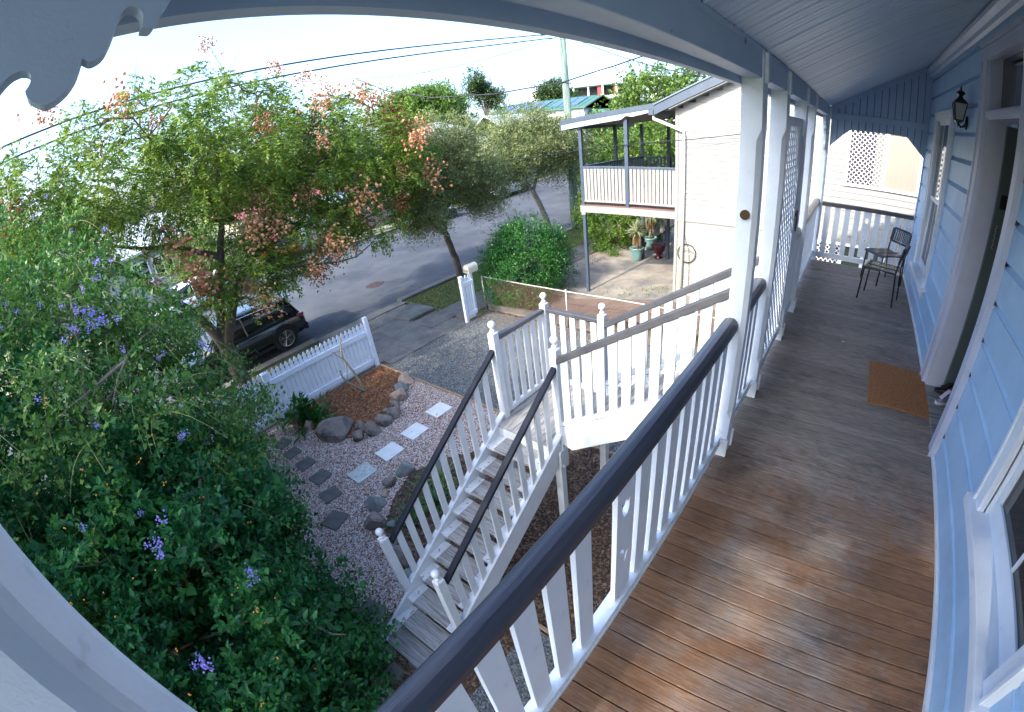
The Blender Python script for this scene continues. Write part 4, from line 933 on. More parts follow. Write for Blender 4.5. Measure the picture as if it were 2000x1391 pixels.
keep=(B[:,2]>1.95)&~((B[:,1]<5.4)&(B[:,0]>-13.4)&(B[:,2]<2.6)); B,Dd=B[keep],Dd[keep]
LM_G=leafmat('feathery_leaves',[(.035,.09,.014),(.08,.17,.022),(.16,.25,.028),(.25,.32,.035),(.36,.34,.06)],trans=.45)
Lk=r.uniform(.22,.42,len(B))
bb_=MB(); branches_to(bb_,[n for n in nodes if n.z>2],[c for c in C],.028,.007,3,300)
obj('branches',bb_,M['twig'],GT,smooth=True,kind='stuff')
o=obj('foliage',leaves('foliage',B,Dd,Lk,14,.105,.042,LM_G,r,droop=.55,planar=True,spread=.9,up=0,style='dia',flip=.35),None,GT,kind='stuff')
# bare twigs above the crown
tw=MB(); rr=random.Random(5)
for i in range(34):
    y=rr.uniform(-3.5,4.5); z=7.0+rr.uniform(-.9,.6)-abs(y-2.5)*.12; x=-12.6+rr.uniform(-1,1); h=rr.uniform(.5,1.3)
    p=[Vector((x,y,z))]; 
    for s in range(3): p.append(p[-1]+Vector((rr.uniform(-.12,.12),rr.uniform(-.22,.12),h/3)))
    tw.tube(p,[.016,.011,.008,.004],4)
    for s in range(5):
        q=p[1+s%3]; e=q+Vector((rr.uniform(-.2,.2),rr.uniform(-.35,.35),rr.uniform(.15,.4))); tw.tube([q,q.lerp(e,.5)+Vector((0,.04,0)),e],[.006,.004,.002],3)
obj('bare_twigs',tw,M['twig'],GT,kind='stuff')
PODKIND='stuff'
M['pod']=leafmat('papery_pods',[(.34,.13,.06),(.50,.24,.12),(.64,.36,.20),(.70,.46,.28)],trans=.3,rough=.7)
M['podr']=leafmat('dry_brown_pods',[(.18,.06,.025),(.30,.11,.045),(.40,.17,.08)],trans=.2,rough=.8)
def podcl(seed,n,R):
    q=np.random.RandomState(seed); P=q.normal(0,1,(n,3))*np.array([R,R,R*.7])*.5; V=[];F=[]
    for i,p in enumerate(P):
        s=.034*q.uniform(.7,1.3); a=norm(q.normal(0,1,3)); b=norm(np.cross(a,q.normal(0,1,3))); c=np.cross(a,b)
        k=len(V); V+= [p+a*s,p+b*s*.8,p-a*s,p-b*s*.8,p+c*s*.9,p-c*s*.5]; F+=[(k,k+1,k+4),(k+1,k+2,k+4),(k+2,k+3,k+4),(k+3,k,k+4),(k+1,k,k+5),(k+2,k+1,k+5)]
    return MB().add(V,F).mesh('seed_cluster')
pcs=[podcl(i,70,.30) for i in range(4)]; pcs2=[podcl(9+i,80,.32) for i in range(2)]
for p in pcs: p.materials.append(M['pod'])
for p in pcs2: p.materials.append(M['podr'])
spots=[]
for i in range(30):
    e=ells[r.choice(7)]; d=norm(np.array([r.uniform(.25,1.0),r.normal(0,.7),r.normal(.35,.5)])); spots.append((np.array(e[:3])+d*(np.array(e[3:6])+.33),r.rand()<.15,r.uniform(.8,1.5)))
# those placed as the photograph shows them (direction from the viewpoint, depth on the crown)
for (x,y,z,dk,s) in ((-10.9,3.0,2.95,0,1.0),(-11.0,4.7,2.7,0,.8),(-11.1,5.0,2.55,1,.9),(-11.2,5.5,2.75,1,.8),(-11.5,6.6,3.6,1,1.0),(-11.5,6.9,3.3,1,1.1),(-11.4,4.2,4.8,0,1.3),(-11.4,4.5,4.65,0,1.1),(-11.5,4.1,4.25,0,1.0),(-11.5,3.6,4.3,0,1.0),(-11.6,7.5,6.9,0,1.3),(-11.6,7.9,6.7,0,1.3),(-11.6,8.3,6.6,0,1.2),(-11.8,8.7,6.2,1,1.3),(-11.8,9.0,5.9,1,1.2),(-11.9,9.3,5.5,1,1.2),(-11.7,6.8,7.1,0,1.0),(-12,5.4,7.9,0,.9),(-12,6.2,7.6,0,.9),(-12.2,3.85,8.75,0,.9),(-11.6,2.2,3.5,0,1.0),(-11.6,1.2,3.6,0,.9),(-11.7,-1,5.2,0,.9),(-12.4,-3.6,6.5,0,1.2),(-12.3,.9,6.9,0,.9),(-12.2,1.6,7.5,0,.7)):
    spots.append((np.array([x,y,z]),bool(dk),s))
for p,dk,s in spots:
    me=(pcs2 if dk else pcs)[r.randint(2 if dk else 4)]
    o=obj('seed_cluster',me,None,GT,loc=tuple(p),kind='stuff'); o.rotation_euler=(r.uniform(0,6),r.uniform(0,6),0); o.scale=(s*1.12,)*3
obj('bare_twig',MB().tube([(-12.3,4.35,7.3),(-12.25,4.2,8.0),(-12.2,3.9,8.7)],[.014,.01,.006],5),M['twig'],GT)
# ---- duranta bush between the fence and the viewpoint
DB=thing('flowering_bush','huge leafy bush with drooping stalks, purple flowers and small orange berries','bush',(-6,-1.2,0))
r=np.random.RandomState(21)
E1=[(-4.3,-1.0,1.35,1.55,1.3,1.65),(-3.7,-.6,.8,1.0,.85,1.05),(-3.9,-.12,.62,.8,.82,.75),(-5.4,-.45,1.45,1.5,1.15,1.85),(-3.3,-1.9,.7,1.3,1.2,1.1),(-5.0,-2.6,1.8,1.9,1.9,1.9)]
E2=[(-6.7,-1.5,2.7,2.4,2.45,2.75),(-8.6,-3.6,3.0,2.6,2.8,2.9),(-9.2,-1.9,3.9,2.0,2.5,2.4),(-7.8,.15,1.95,1.7,1.35,1.9)]
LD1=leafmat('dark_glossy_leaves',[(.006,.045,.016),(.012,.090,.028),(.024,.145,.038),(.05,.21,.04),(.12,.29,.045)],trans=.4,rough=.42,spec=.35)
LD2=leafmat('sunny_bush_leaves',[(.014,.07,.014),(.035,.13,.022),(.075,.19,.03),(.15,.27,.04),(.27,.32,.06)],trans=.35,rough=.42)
C1,B1,D1=clumpy(E1,400,30,.30,r,bias=.13,ground=.12,outer=.9)
C2,B2,D2=clumpy(E2,440,28,.42,r,bias=.13,ground=.3,outer=.9)
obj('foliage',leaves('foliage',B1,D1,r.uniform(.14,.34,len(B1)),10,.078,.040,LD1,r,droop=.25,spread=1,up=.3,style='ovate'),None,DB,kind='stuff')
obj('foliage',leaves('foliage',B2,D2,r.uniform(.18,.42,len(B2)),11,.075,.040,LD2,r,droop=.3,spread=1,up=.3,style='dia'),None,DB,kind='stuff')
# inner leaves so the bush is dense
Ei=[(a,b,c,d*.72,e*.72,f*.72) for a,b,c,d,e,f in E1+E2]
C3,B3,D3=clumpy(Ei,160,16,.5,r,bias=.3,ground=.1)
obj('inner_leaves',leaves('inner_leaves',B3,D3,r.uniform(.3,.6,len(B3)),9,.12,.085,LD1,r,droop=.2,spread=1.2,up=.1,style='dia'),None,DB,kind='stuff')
M['stalk']=mat('yellow_green_stalk',(.16,.20,.045),(.28,.27,.09),rough=.6,scale=5)
k=np.concatenate([r.choice(len(B1),260),]); s1=B1[k]; sd_=norm(D1[k]+r.normal(0,.3,(len(k),3)))
obj('stalks',stems('stalks',s1,sd_,r.uniform(.25,.6,len(k)),.0024,M['stalk'],.7,r,5),None,DB,kind='stuff')
k=r.choice(len(B2),2600); k=k[(B2[k][:,2]>3.2)|(r.uniform(0,1,len(k))<.3)]
obj('stalks',stems('stalks',B2[k],norm(D2[k]+r.normal(0,.3,(len(k),3))),r.uniform(.35,.9,len(k)),.0045,M['stalk'],.8,r,5),None,DB,kind='stuff')
M['beaded']=leafmat('stalk_buds',[(.12,.17,.04),(.22,.24,.07),(.34,.33,.12)],trans=.3)
obj('stalk_buds',leaves('stalk_buds',B2[k][::2],norm(D2[k][::2]+r.normal(0,.2,(len(k[::2]),3))),r.uniform(.35,.8,len(k[::2])),12,.028,.010,M['beaded'],r,droop=.8,spread=.8,up=0,style='dia'),None,DB,kind='stuff')
# wood
wb_=MB(); wn=[]
for i,(p,a,b) in enumerate((([(-5.6,-1.6,0),(-5.2,-1.2,1.0),(-4.6,-.6,1.9),(-4.1,-.1,2.3)],.05,.015),([(-5.6,-1.6,0),(-6.2,-1.2,1.5),(-6.8,-.8,3.2),(-7.2,-.4,4.6)],.07,.02),([(-5.6,-1.6,0),(-7,-2.2,1.8),(-8.4,-2.6,3.4),(-9.4,-2.4,5.2)],.08,.02),([(-5.6,-1.6,0),(-5.0,-2.2,1.4),(-4.4,-2.4,2.4)],.05,.015),([(-4.9,-1.5,.9),(-4.0,-1.2,1.4),(-3.1,-.9,1.5)],.03,.012),([(-4.6,-1.6,1.2),(-3.6,-.3,1.65),(-3.0,.25,1.35)],.02,.009))): wn+=limb(wb_,p,a,b,6,.03,40+i)
branches_to(wb_,wn,C1[::3],.014,.004,8,110); branches_to(wb_,wn,C2[::3],.02,.006,8,120)
obj('branches',wb_,M['twig'],DB,smooth=True,kind='stuff')
M['purple']=leafmat('purple_petals',[(.16,.12,.50),(.26,.21,.64),(.38,.33,.78),(.55,.50,.90)],trans=.35,rough=.6)
def flowcl(seed,n,R):
    q=np.random.RandomState(seed); P=q.normal(0,1,(n,3))*np.array([R,R,R*1.3])*.45
    V=[];F=[]
    for p in P:
        a0=q.uniform(0,6.28); nrm=norm(np.array([.6,0,.6])+q.normal(0,.4,3)); u=norm(np.cross(nrm,[0,1,.1])); v=np.cross(nrm,u); s=.010*q.uniform(.8,1.2)
        for j in range(5):
            a=a0+j*1.2566; d=u*math.cos(a)+v*math.sin(a); e=u*math.cos(a+1.57)+v*math.sin(a+1.57); k=len(V)
            V+=[p,p+d*s*.6+e*s*.4,p+d*s*1.15+nrm*s*.2,p+d*s*.6-e*s*.4]; F.append((k,k+1,k+2,k+3))
    return MB().add(V,F).mesh('flower_cluster')
fcs=[flowcl(30+i,26,.055) for i in range(3)]
for f in fcs: f.materials.append(M['purple'])
import_dirs=[]
def pixdir(px,py):
    q=(72.333,49.463,1.1412,-.128,.0408); 
    dx=px-1000-q[0]; dy=py-695.5-q[1]; rr_=math.hypot(dx,dy)/1000; th=q[2]*rr_+q[3]*rr_**3+q[4]*rr_**5
    v=Vector((dx/1000/rr_*math.sin(th),-dy/1000/rr_*math.sin(th),-math.cos(th)))
    return camo.matrix_world.to_3x3()@v
EYE=Vector((0,0,5.25))
def on_bush(px,py,ells,back=.0):
    d=pixdir(px,py); best=None
    for e in ells:
        c=Vector(e[:3]); o_=EYE-c; S=Vector((1/e[3],1/e[4],1/e[5])); A=Vector((d.x*S.x,d.y*S.y,d.z*S.z)); Bv=Vector((o_.x*S.x,o_.y*S.y,o_.z*S.z))
        a=A.dot(A); b=2*A.dot(Bv); cc=Bv.dot(Bv)-1.25; D_=b*b-4*a*cc
        if D_>0:
            t=(-b-math.sqrt(D_))/(2*a)
            if t>0 and (best is None or t<best): best=t
    return EYE+d*(best-back) if best else None
FL=[(188,510,1.6),(218,508,1),(185,545,.8),(195,540,.8),(160,565,1.0),(120,597,.9),(145,605,1.3),(165,605,1.4),(180,610,1.7),(195,620,1.6),(205,628,1.2),(172,630,1.0),(185,635,1.0),(140,640,1.2),(150,645,1.0),(172,645,.8),(230,622,1.2),(125,665,1.0),(32,608,.8),(78,597,.8),(240,683,.9),(140,452,1.1),(205,447,1),(268,442,1.2),(65,423,.8),(90,383,1.0),(160,373,.8),(367,516,1.0),(385,560,.7),(330,565,.8),(350,545,.6),(395,672,1.4),(410,683,1.0),(72,780,1.0),(190,830,.9),(360,847,1.3),(352,855,.8),(353,793,.7),(315,1017,1.6),(308,1060,1.5),(288,1065,1.0),(310,1082,1.7),(162,1030,1.1),(275,1002,.8),(490,1120,1.6),(497,1132,1.5),(488,1142,1.0),(485,1115,.8),(395,1297,1.6),(405,1305,1.5),(380,1302,1.1),(390,1285,.9),(320,690,.7),(310,700,.6),(355,590,.7),(300,480,.6),(0,640,.8),(10,595,.6)]
for px,py,s in FL:
    p=on_bush(px,py,E1+E2,.03)
    if p is None: continue
    dist=(p-EYE).length
    o=obj('flower_cluster',fcs[rnd.randrange(3)],None,DB,loc=tuple(p),kind='stuff'); o.scale=(s*.34+.11*dist*s*.5,)*3; o.rotation_euler=(0,0,rnd.uniform(-.7,.9))
M['berry']=mat('orange_berry',(.75,.26,.02),rough=.35)
bm2=MB(); rr=random.Random(4)
for i in range(75):
    p=on_bush(rr.uniform(0,620),rr.uniform(430,1380),E1+E2,rr.uniform(0,.06))
    if p is None: continue
    for j in range(rr.choice((1,1,2,3))): bm2.ball(p+Vector((rr.uniform(-.02,.02),rr.uniform(-.02,.02),rr.uniform(-.03,.0))),.0075,6,4)
obj('berries',bm2,M['berry'],DB,kind='stuff')
# ---- generic tree
def tree(name,label,cat,limbs,ells,ncl,nsh,rad,L,nl,ll,lw,lm,seed,bark='bark',style='dia',droop=.3,bias=.4,br=(.02,.005),group=None,planar=False,nbr=120,up=.2,updir=.15):
    r=np.random.RandomState(seed); b=limbs[0][0][0]; t=thing(name,label,cat,(b[0],b[1],0),group=group)
    nd=[]
    for i,(p,a,c) in enumerate(limbs): mb=MB(); nd+=limb(mb,p,a,c,7,.02,seed+i); obj('limb' if i else 'trunk',mb,M[bark],t,smooth=True)
    C,B,Dd=clumpy(ells,ncl,nsh,rad,r,bias=bias,updir=updir)
    if nbr:
        bb=MB(); branches_to(bb,nd[2:],C,br[0],br[1],seed,nbr); obj('branches',bb,M[bark] if bark!='bark' else M['twig'],t,smooth=True,kind='stuff')
    obj('crown',leaves('crown',B,Dd,r.uniform(L*.6,L*1.3,len(B)),nl,ll,lw,lm,r,droop=droop,style=style,planar=planar,up=up),None,t,kind='stuff')
    return t,C,B,Dd
LB=leafmat('bottlebrush_leaves',[(.05,.08,.026),(.10,.145,.045),(.18,.22,.075),(.27,.29,.12),(.34,.32,.17)],trans=.3,rough=.6)
bl1=[([(-12.6,11.0,-.1),(-12.65,11.05,.8),(-12.6,10.8,1.6),(-12.6,10.65,2.1)],.13,.11),([(-12.6,10.65,2.05),(-12.6,10.1,2.7),(-12.7,9.6,3.6),(-12.8,9.4,4.6)],.08,.02),([(-12.6,10.65,2.05),(-12.7,10.9,3.1),(-12.8,11.2,4.2),(-12.8,11.5,5.6)],.08,.02),([(-12.7,10.8,2.8),(-12.5,11.8,3.5),(-12.6,12.9,4.3)],.05,.015),([(-12.6,10.3,2.5),(-12.1,10.0,3.4),(-12.0,10.1,4.6)],.05,.015)]
t1,C,B,Dd=tree('bottlebrush_tree','twiggy grey green bottlebrush tree leaning from the verge behind the letterbox','tree',bl1,[(-12.8,11.3,4.7,1.6,2.0,1.5),(-12.7,12.5,3.7,1.2,1.3,1.0),(-12.8,9.9,4.1,1.2,1.0,1.3),(-12.3,9.6,2.9,1.0,.9,.55),(-12.4,12.6,2.9,.9,.9,.5)],520,22,.36,.36,10,.095,.026,LB,51,bark='bark',bias=.5,nbr=230,br=(.018,.005))
for i in range(2): obj('seed_cluster',pcs2[i%2],None,t1,kind='stuff',loc=((-12.0,9.7,2.75),(-12.1,9.85,2.9),(-12,9.6,2.95))[i])
bl2=[([(-13.3,17.9,-.1),(-13.3,17.8,.9),(-13.4,17.4,1.8),(-13.5,17.1,2.6)],.15,.12),([(-13.5,17.1,2.5),(-13.6,16.3,3.7),(-13.7,15.8,5.0)],.08,.02),([(-13.5,17.1,2.5),(-13.5,17.9,4.0),(-13.6,18.2,5.8)],.09,.02),([(-13.5,17.3,3.0),(-13.4,18.6,3.9),(-13.4,19.8,4.8)],.06,.02)]
tree('bottlebrush_tree','taller olive bottlebrush tree beside the power pole, drooping grey twigs','tree',bl2,[(-13.6,17.4,4.9,1.9,2.5,1.6),(-13.5,19.6,4.3,1.6,1.6,1.5),(-13.6,15.6,4.3,1.4,1.3,1.4)],420,20,.44,.45,9,.115,.034,LB,52,bark='barkg',bias=.45,nbr=240,br=(.02,.006),droop=.5)
LH=leafmat('hedge_leaves',[(.012,.06,.012),(.02,.10,.018),(.04,.15,.024),(.08,.22,.03)],trans=.3,rough=.35)
LHY=leafmat('lime_hedge_leaves',[(.035,.09,.012),(.07,.15,.018),(.13,.22,.025),(.22,.30,.04)],trans=.35,rough=.4)
tree('hedge_shrub','dense dark green clipped shrub behind the chain link fence','shrub',[([(-9.3,11.0,-.1),(-9.3,11.0,.9)],.06,.04)],[(-9.3,11.0,1.1,1.1,1.4,1.25),(-9.4,11.6,1.45,1.0,1.0,1.05),(-9.2,10.5,.95,1.0,1.1,1.05),(-9.3,12.1,.8,.9,.8,.8)],240,30,.27,.34,9,.055,.032,LH,53,bias=.08,nbr=40,style='dia')
tree('hedge_shrub','bright lime green hedge under the neighbour balcony','shrub',[([(-9.5,18.0,-.1),(-9.5,18.0,.9)],.06,.04)],[(-9.7,17.6,1.5,1.25,1.5,1.65),(-9.0,19.3,1.3,1.2,1.5,1.5)],190,26,.30,.24,9,.075,.045,LHY,54,bias=.08,nbr=30,style='dia')
LBG=leafmat('background_leaves',[(.022,.055,.012),(.05,.115,.018),(.10,.18,.028),(.17,.25,.04),(.28,.32,.055)],trans=.35,rough=.5)
LBD=leafmat('dark_background_leaves',[(.012,.035,.010),(.025,.06,.014),(.05,.09,.02),(.09,.13,.03)],trans=.3,rough=.5)
def bgtree(label,x,y,zt,rx,ry,h,seed,lm,n=170,ll=.30,name='tree',gap=.35,lobes=5,base=None):
    z0=T(x,y) if base is None else base; r=random.Random(seed); cz=zt-h*.5
    ells=[(x,y,cz,rx*.7,ry*.7,h*.42)]
    for i in range(lobes):
        a=i*6.28/lobes+r.uniform(-.4,.4); ells.append((x+rx*.6*math.cos(a),y+ry*.6*math.sin(a),cz+r.uniform(-.25,.25)*h,rx*.45,ry*.45,h*.28))
    lm_=[([(x,y,z0-.2),(x+.1,y,z0+(cz-z0)*.5),(x,y+.1,cz)],.05*h*.6,.02*h)]
    for i in range(4): e=ells[1+i%lobes]; lm_.append(([(x,y,z0+(cz-z0)*.6),(x+(e[0]-x)*.5,y+(e[1]-y)*.5,cz-.1*h),(e[0],e[1],e[2])],.02*h,.006*h))
    return tree(name,label,'tree',lm_,ells,n,14,rx*.22,ll*3.0,9,ll,ll*.55,lm,seed,bias=gap,nbr=40,br=(.05,.015),droop=.25)
bgtree('broad domed green tree on the skyline left of the grey roofed house',-43.6,37,12.3,4.6,4.5,7,61,LBG,240,.34,gap=.25,lobes=7)
bgtree('thin wispy gum tree standing against the pale sky',-42.6,46,13.6,2.9,2.6,5.5,62,LBD,90,.24,'gum_tree',gap=.9)
bgtree('dark rounded tree behind the green roofed house',-43,62,13.4,3.9,3.5,8,63,LBD,170,.34,gap=.25)
bgtree('large yellow green tree above the neighbour roof, rightmost on the skyline',-12.8,31,9.9,4.3,4,8.5,65,LBG,330,.22,gap=.22,lobes=8)
bgtree('yellow green tree half hidden behind the big one right of the red veranda house',-7.5,34,10.4,4.4,4,8,66,LBG,200,.24,gap=.3)
bgtree('bushy tree seen between the neighbour balcony posts',-16.5,29.5,5.8,3.6,3.5,5.2,67,LBD,150,.18,gap=.2)
bgtree('light green bushy tree seen through the right balcony bay',-11.5,23.5,5.6,3,2.6,4.6,68,LBG,140,.15,gap=.2)
bgtree('dark tree in the yard across the street beside the slatted fence',-33,20,5.3,3.2,3.2,4.5,69,LBD,120,.2,gap=.2)
bgtree('mid green tree behind the bottlebrush trees across the road',-34,28,6.3,4,3.6,4.8,70,LBG,130,.22,gap=.25)
bgtree('green garden tree behind the cream house across the street',-43,14,7.6,6,5,6,71,LBG,130,.28,gap=.25)
bgtree('dark garden tree on the far left skyline behind the bush',-44,-2,7.8,6.5,6,6.5,72,LBD,130,.28,gap=.25)
bgtree('small street tree on the far verge behind the parked white car',-27.5,8.4,3.4,1.5,1.6,2.2,73,LBD,60,.12,gap=.3)
bgtree('green shrubby tree beside the grey house with white windows',-29,5.6,3.6,2.2,1.8,3.2,74,LBG,80,.15,gap=.25)
bgtree('green bank of shrubs behind the parked white far car',-30,33,4.6,3.2,3,3.0,76,LBG,90,.18,gap=.2)
bgtree('tall shade tree standing left of the house, mostly outside the picture',-5.2,-8.5,10.8,3.4,2.6,6.0,75,LBD,300,.14,gap=.5,base=0)
bgtree('leafy shade tree on the footpath left of the picture edge',-12.5,-12.0,7.0,3.0,2.6,4.5,77,LBD,120,.14,gap=.45,base=0)
bgtree('unseen tree behind the viewpoint, added to dapple the sun on the deck',0.0,-11.0,15.0,2.9,2.2,8.5,78,LBD,230,.13,gap=.5,base=0)  # unseen tree, added and sized to break up sunlight reaching the deck
# ---- garden plants
r=np.random.RandomState(31)
GS=thing('glossy_shrub','small glossy dark leaved shrub in front of the picket fence','shrub',(-9.15,2.62,0))
B=[];D_=[]
for i in range(26):
    a=r.uniform(0,6.28); el=r.uniform(.35,1.4); B.append((-9.15+.05*math.cos(a),2.62+.05*math.sin(a),.05)); D_.append((math.cos(a)*math.cos(el),math.sin(a)*math.cos(el)*1.1,math.sin(el)))
B=np.array(B); D_=norm(np.array(D_))
obj('foliage',leaves('foliage',B,D_,r.uniform(.45,.9,26),15,.21,.075,LH,r,droop=.3,spread=.9,up=.35,style='ovate'),None,GS,kind='stuff')
obj('stems',stems('stems',B,D_,r.uniform(.45,.9,26),.007,M['twig'],.3,r,4),None,GS,kind='stuff')
FR=thing('frangipani_sapling','nearly bare forked sapling with one yellow leaf in the mulch bed','sapling',(-9.06,4.27,0))
fb2=MB(); limb(fb2,[(-9.06,4.27,-.03),(-9.10,4.18,.5),(-9.12,4.02,1.0),(-9.15,4.05,1.25),(-9.15,4.12,1.5)],.036,.018,7,.006,1); limb(fb2,[(-9.06,4.25,.02),(-9.02,4.02,.32),(-9.02,3.84,.58),(-9.04,3.80,.85)],.032,.018,7,.006,2); limb(fb2,[(-9.12,4.02,1.0),(-9.12,3.88,1.18),(-9.1,3.8,1.30)],.013,.009,6,.004,3); limb(fb2,[(-9.02,3.88,.5),(-9.06,3.98,.72),(-9.05,4.02,.95)],.013,.008,6,.004,4)
M['sap']=mat('sapling_bark',(.30,.27,.20),(.20,.18,.13),rough=.8,scale=12)
obj('trunk',fb2,M['sap'],FR,smooth=True)
LY=leafmat('fresh_leaf',[(.10,.22,.03),(.2,.34,.05)],trans=.4); 
for (p,s,m) in (((-9.15,4.2,1.55),.07,mat('yellow_leaf',(.75,.42,.02),rough=.5)),((-9.1,3.72,1.33),.10,LY),((-9.04,3.78,.9),.05,LY),((-9.05,3.74,.84),.05,LY)):
    x,y,z=p; obj('leaf',MB().add([(x,y-s,z),(x+s*.4,y,z+.02),(x,y+s,z+.01),(x-s*.4,y,z-.01)],[(0,1,2,3)]),m,FR)
def strap(label,x,y,n,L,m,seed,name='flax_plant',z=0,w=.02,cat='plant'):
    r=random.Random(seed); t=thing(name,label,cat,(x,y,0)); mb=MB()
    for i in range(n):
        a=r.uniform(0,6.28); el=r.uniform(.5,1.4); l=L*r.uniform(.6,1.15); h=Vector((math.cos(a),math.sin(a),0)); sd2=Vector((-math.sin(a),math.cos(a),0))*w
        P=[]
        for j in range(6):
            t_=j/5; c=Vector((x,y,z))+h*(l*t_*math.cos(el)+.25*l*t_*t_)+Vector((0,0,l*t_*math.sin(el)-.42*l*t_*t_*(1.2-el/2))); ww=sd2*(1-t_**2*.92); P+=[c-ww,c+ww]
        mb.add(P,[(2*j,2*j+1,2*j+3,2*j+2) for j in range(5)])
    obj('foliage',mb,m,t); return t
LF=leafmat('strap_leaves',[(.03,.09,.02),(.06,.16,.03),(.13,.24,.06)],trans=.35,rough=.35)
strap('strappy green lily clump between the stair and its edging rocks, the larger clump',-4.75,2.75,46,.75,LF,1)
strap('small strappy clump near the bottom newel post of the stair',-4.75,2.2,26,.5,LF,2)
strap('pale strappy grass clump by the blue grey rock under the stair rail',-5.1,3.25,28,.5,leafmat('pale_straps',[(.12,.17,.07),(.26,.28,.14)],trans=.3),3)
CR=thing('creeper','low vine with round leaves sprawling at the foot of the chain link fence','plant',(-8.9,9.9,0))
P=np.stack([r.uniform(-9.5,-8.1,150),r.uniform(9.7,10.2,150),r.uniform(.05,.4,150)],1)
obj('foliage',leaves('foliage',P,norm(r.normal(0,1,(150,3))+[0,-.4,.6]),r.uniform(.08,.2,150),4,.10,.10,LH,r,style='ovate'),None,CR,kind='stuff')
WD=thing('weed_patch','yellow green weed growing at the corner of the lime hedge','plant',(-8.9,16.3,0))
P=np.array([-8.9,16.35,.1])+r.normal(0,.13,(60,3))*[1,1,.6]; P[:,2]=np.abs(P[:,2])
obj('foliage',leaves('foliage',P,norm(r.normal(0,1,(60,3))+[0,0,1]),r.uniform(.1,.25,60),6,.07,.045,LHY,r,style='dia'),None,WD,kind='stuff')
for (x0,x1,y0,y1,n,s,mm_,nm) in ((-9.8,-5.4,1.9,5.2,90,.05,LY,'seedling_weeds'),(-7.4,-4.7,11.6,12.6,120,.06,LHY,'driveway_weeds')):
    P=np.stack([r.uniform(x0,x1,n),r.uniform(y0,y1,n),np.full(n,.02)],1); P[:,2]+=np.array([NZ(a) if y0>9 else 0 for a in P[:,0]])
    o=obj(nm,leaves(nm,P,norm(r.normal(0,1,(n,3))*[1,1,.3]+[0,0,1]),r.uniform(.02,.06,n),4,s,.014,mm_,r,style='dia'),None); tag(o,kind='stuff')
# ------------------------------------------------ things on the veranda
def cyl(mb,p,q,rad,n=8): return mb.tube([p,q],rad,n)
def chair(label,cx,cy,ang):
    """metal chair with perforated plastic seat; local +x is the front"""
    t=thing('chair',label,'chair',(0,0,0)); w=.19
    for sy in (-1,1):
        # front leg and seat rail are one bent tube, back leg runs up as the back upright
        obj('leg',MB().tube([(.225,sy*w,0),(.205,sy*w,.40),(.19,sy*w,.425),(.15,sy*w,.435)],.0105,8),M['black'],t,smooth=True)
        obj('leg',MB().tube([(-.235,sy*w*.95,0),(-.195,sy*w,.43),(-.21,sy*w,.55),(-.255,sy*(w-.01),.74)],.0105,8),M['black'],t,smooth=True)
        obj('seat_rail',MB().tube([(.15,sy*w,.435),(-.19,sy*w,.425)],.0105,8),M['black'],t,smooth=True)
    # seat: slatted plate with slots
    nx=13; sm=MB()
    def sz(x,y): return .442-.012*math.cos(math.pi*y/.4)-.02*max(0,(x-.13)/.1)**2+.0
    for i in range(nx):
        x0=-.20+i*.033; x1=x0+.021
        ys=[-.195+.39*j/8 for j in range(9)]
        top=[(x0,y,sz(x0,y)) for y in ys]+[(x1,y,sz(x1,y)) for y in ys[::-1]]
        for j in range(8):
            a,b=ys[j],ys[j+1]
            sm.add([(x0,a,sz(x0,a)),(x1,a,sz(x1,a)),(x1,b,sz(x1,b)),(x0,b,sz(x0,b)),(x0,a,sz(x0,a)-.008),(x1,a,sz(x1,a)-.008),(x1,b,sz(x1,b)-.008),(x0,b,sz(x0,b)-.008)],[(0,1,2,3),(7,6,5,4),(0,4,5,1),(3,2,6,7)])
    for a,b in ((-.205,-.175),(-.015,.015),(.175,.205)): sm.box(-.205,.22,a,b,.425,.439)
    sm.prism([(.195,.445),(.225,.436),(.238,.412),(.230,.410),(.215,.428),(.195,.436)],lambda u,v,s:(u,s,v),-.20,.20)
    obj('seat',sm,M['chair'],t)
    # back: curved perforated plate
    bm=MB(); rows,cols=7,11; z0,z1=.565,.775
    def bp(u,v,d=0):
        y=(u-.5)*.40; z=z0+(z1-z0)*v; x=-.215-.04*(v)-.035*math.cos(math.pi*(u-.5))+.02+d; return (x,y,z)
    def cell(u0,u1,v0,v1):
        bm.add([bp(u0,v0),bp(u1,v0),bp(u1,v1),bp(u0,v1),bp(u0,v0,-.006),bp(u1,v0,-.006),bp(u1,v1,-.006),bp(u0,v1,-.006)],[(0,1,2,3),(7,6,5,4),(0,4,5,1),(2,6,7,3),(1,5,6,2),(0,3,7,4)])
    for i in range(cols):
        u=i/cols; 
        if i in (0,cols-1): cell(u,u+1/cols,.08,.92)
        else: cell(u,u+.36/cols,.14,.86)
    for j in range(rows+1):
        v=.10+j*.8/rows; cell(.04,.96,v-.018,v+.018)
    cell(.06,.94,.86,1.0); cell(.03,.97,0,.14)
    obj('backrest',bm,M['chair'],t)
    t.location=(cx,cy,DZ+.002); t.rotation_euler=(0,0,ang); return t
chair('black metal chair with slotted seat nearer the door, back towards the wall',.52,6.28,math.atan2(.115,-.46))
chair('black chair with perforated backrest in the far corner, turned a little towards the door',.585,7.13,math.atan2(-.30,-.40))
MT=thing('doormat','brown coir doormat lying on the deck in front of the door','doormat',(.7,3.95,DZ))
M['coir']=mat('coir',(.24,.105,.042),(.38,.19,.085),rough=.95,scale=60,detail=2,bump=.004,bscale=110,coords='World')
mt=MB(); n=22; P=[]
x0,x1,y0,y1=.445,.975,3.55,4.35
xs=[x0+(x1-x0)*i/n for i in range(n+1)]; ys=[y0+(y1-y0)*i/n for i in range(n+1)]
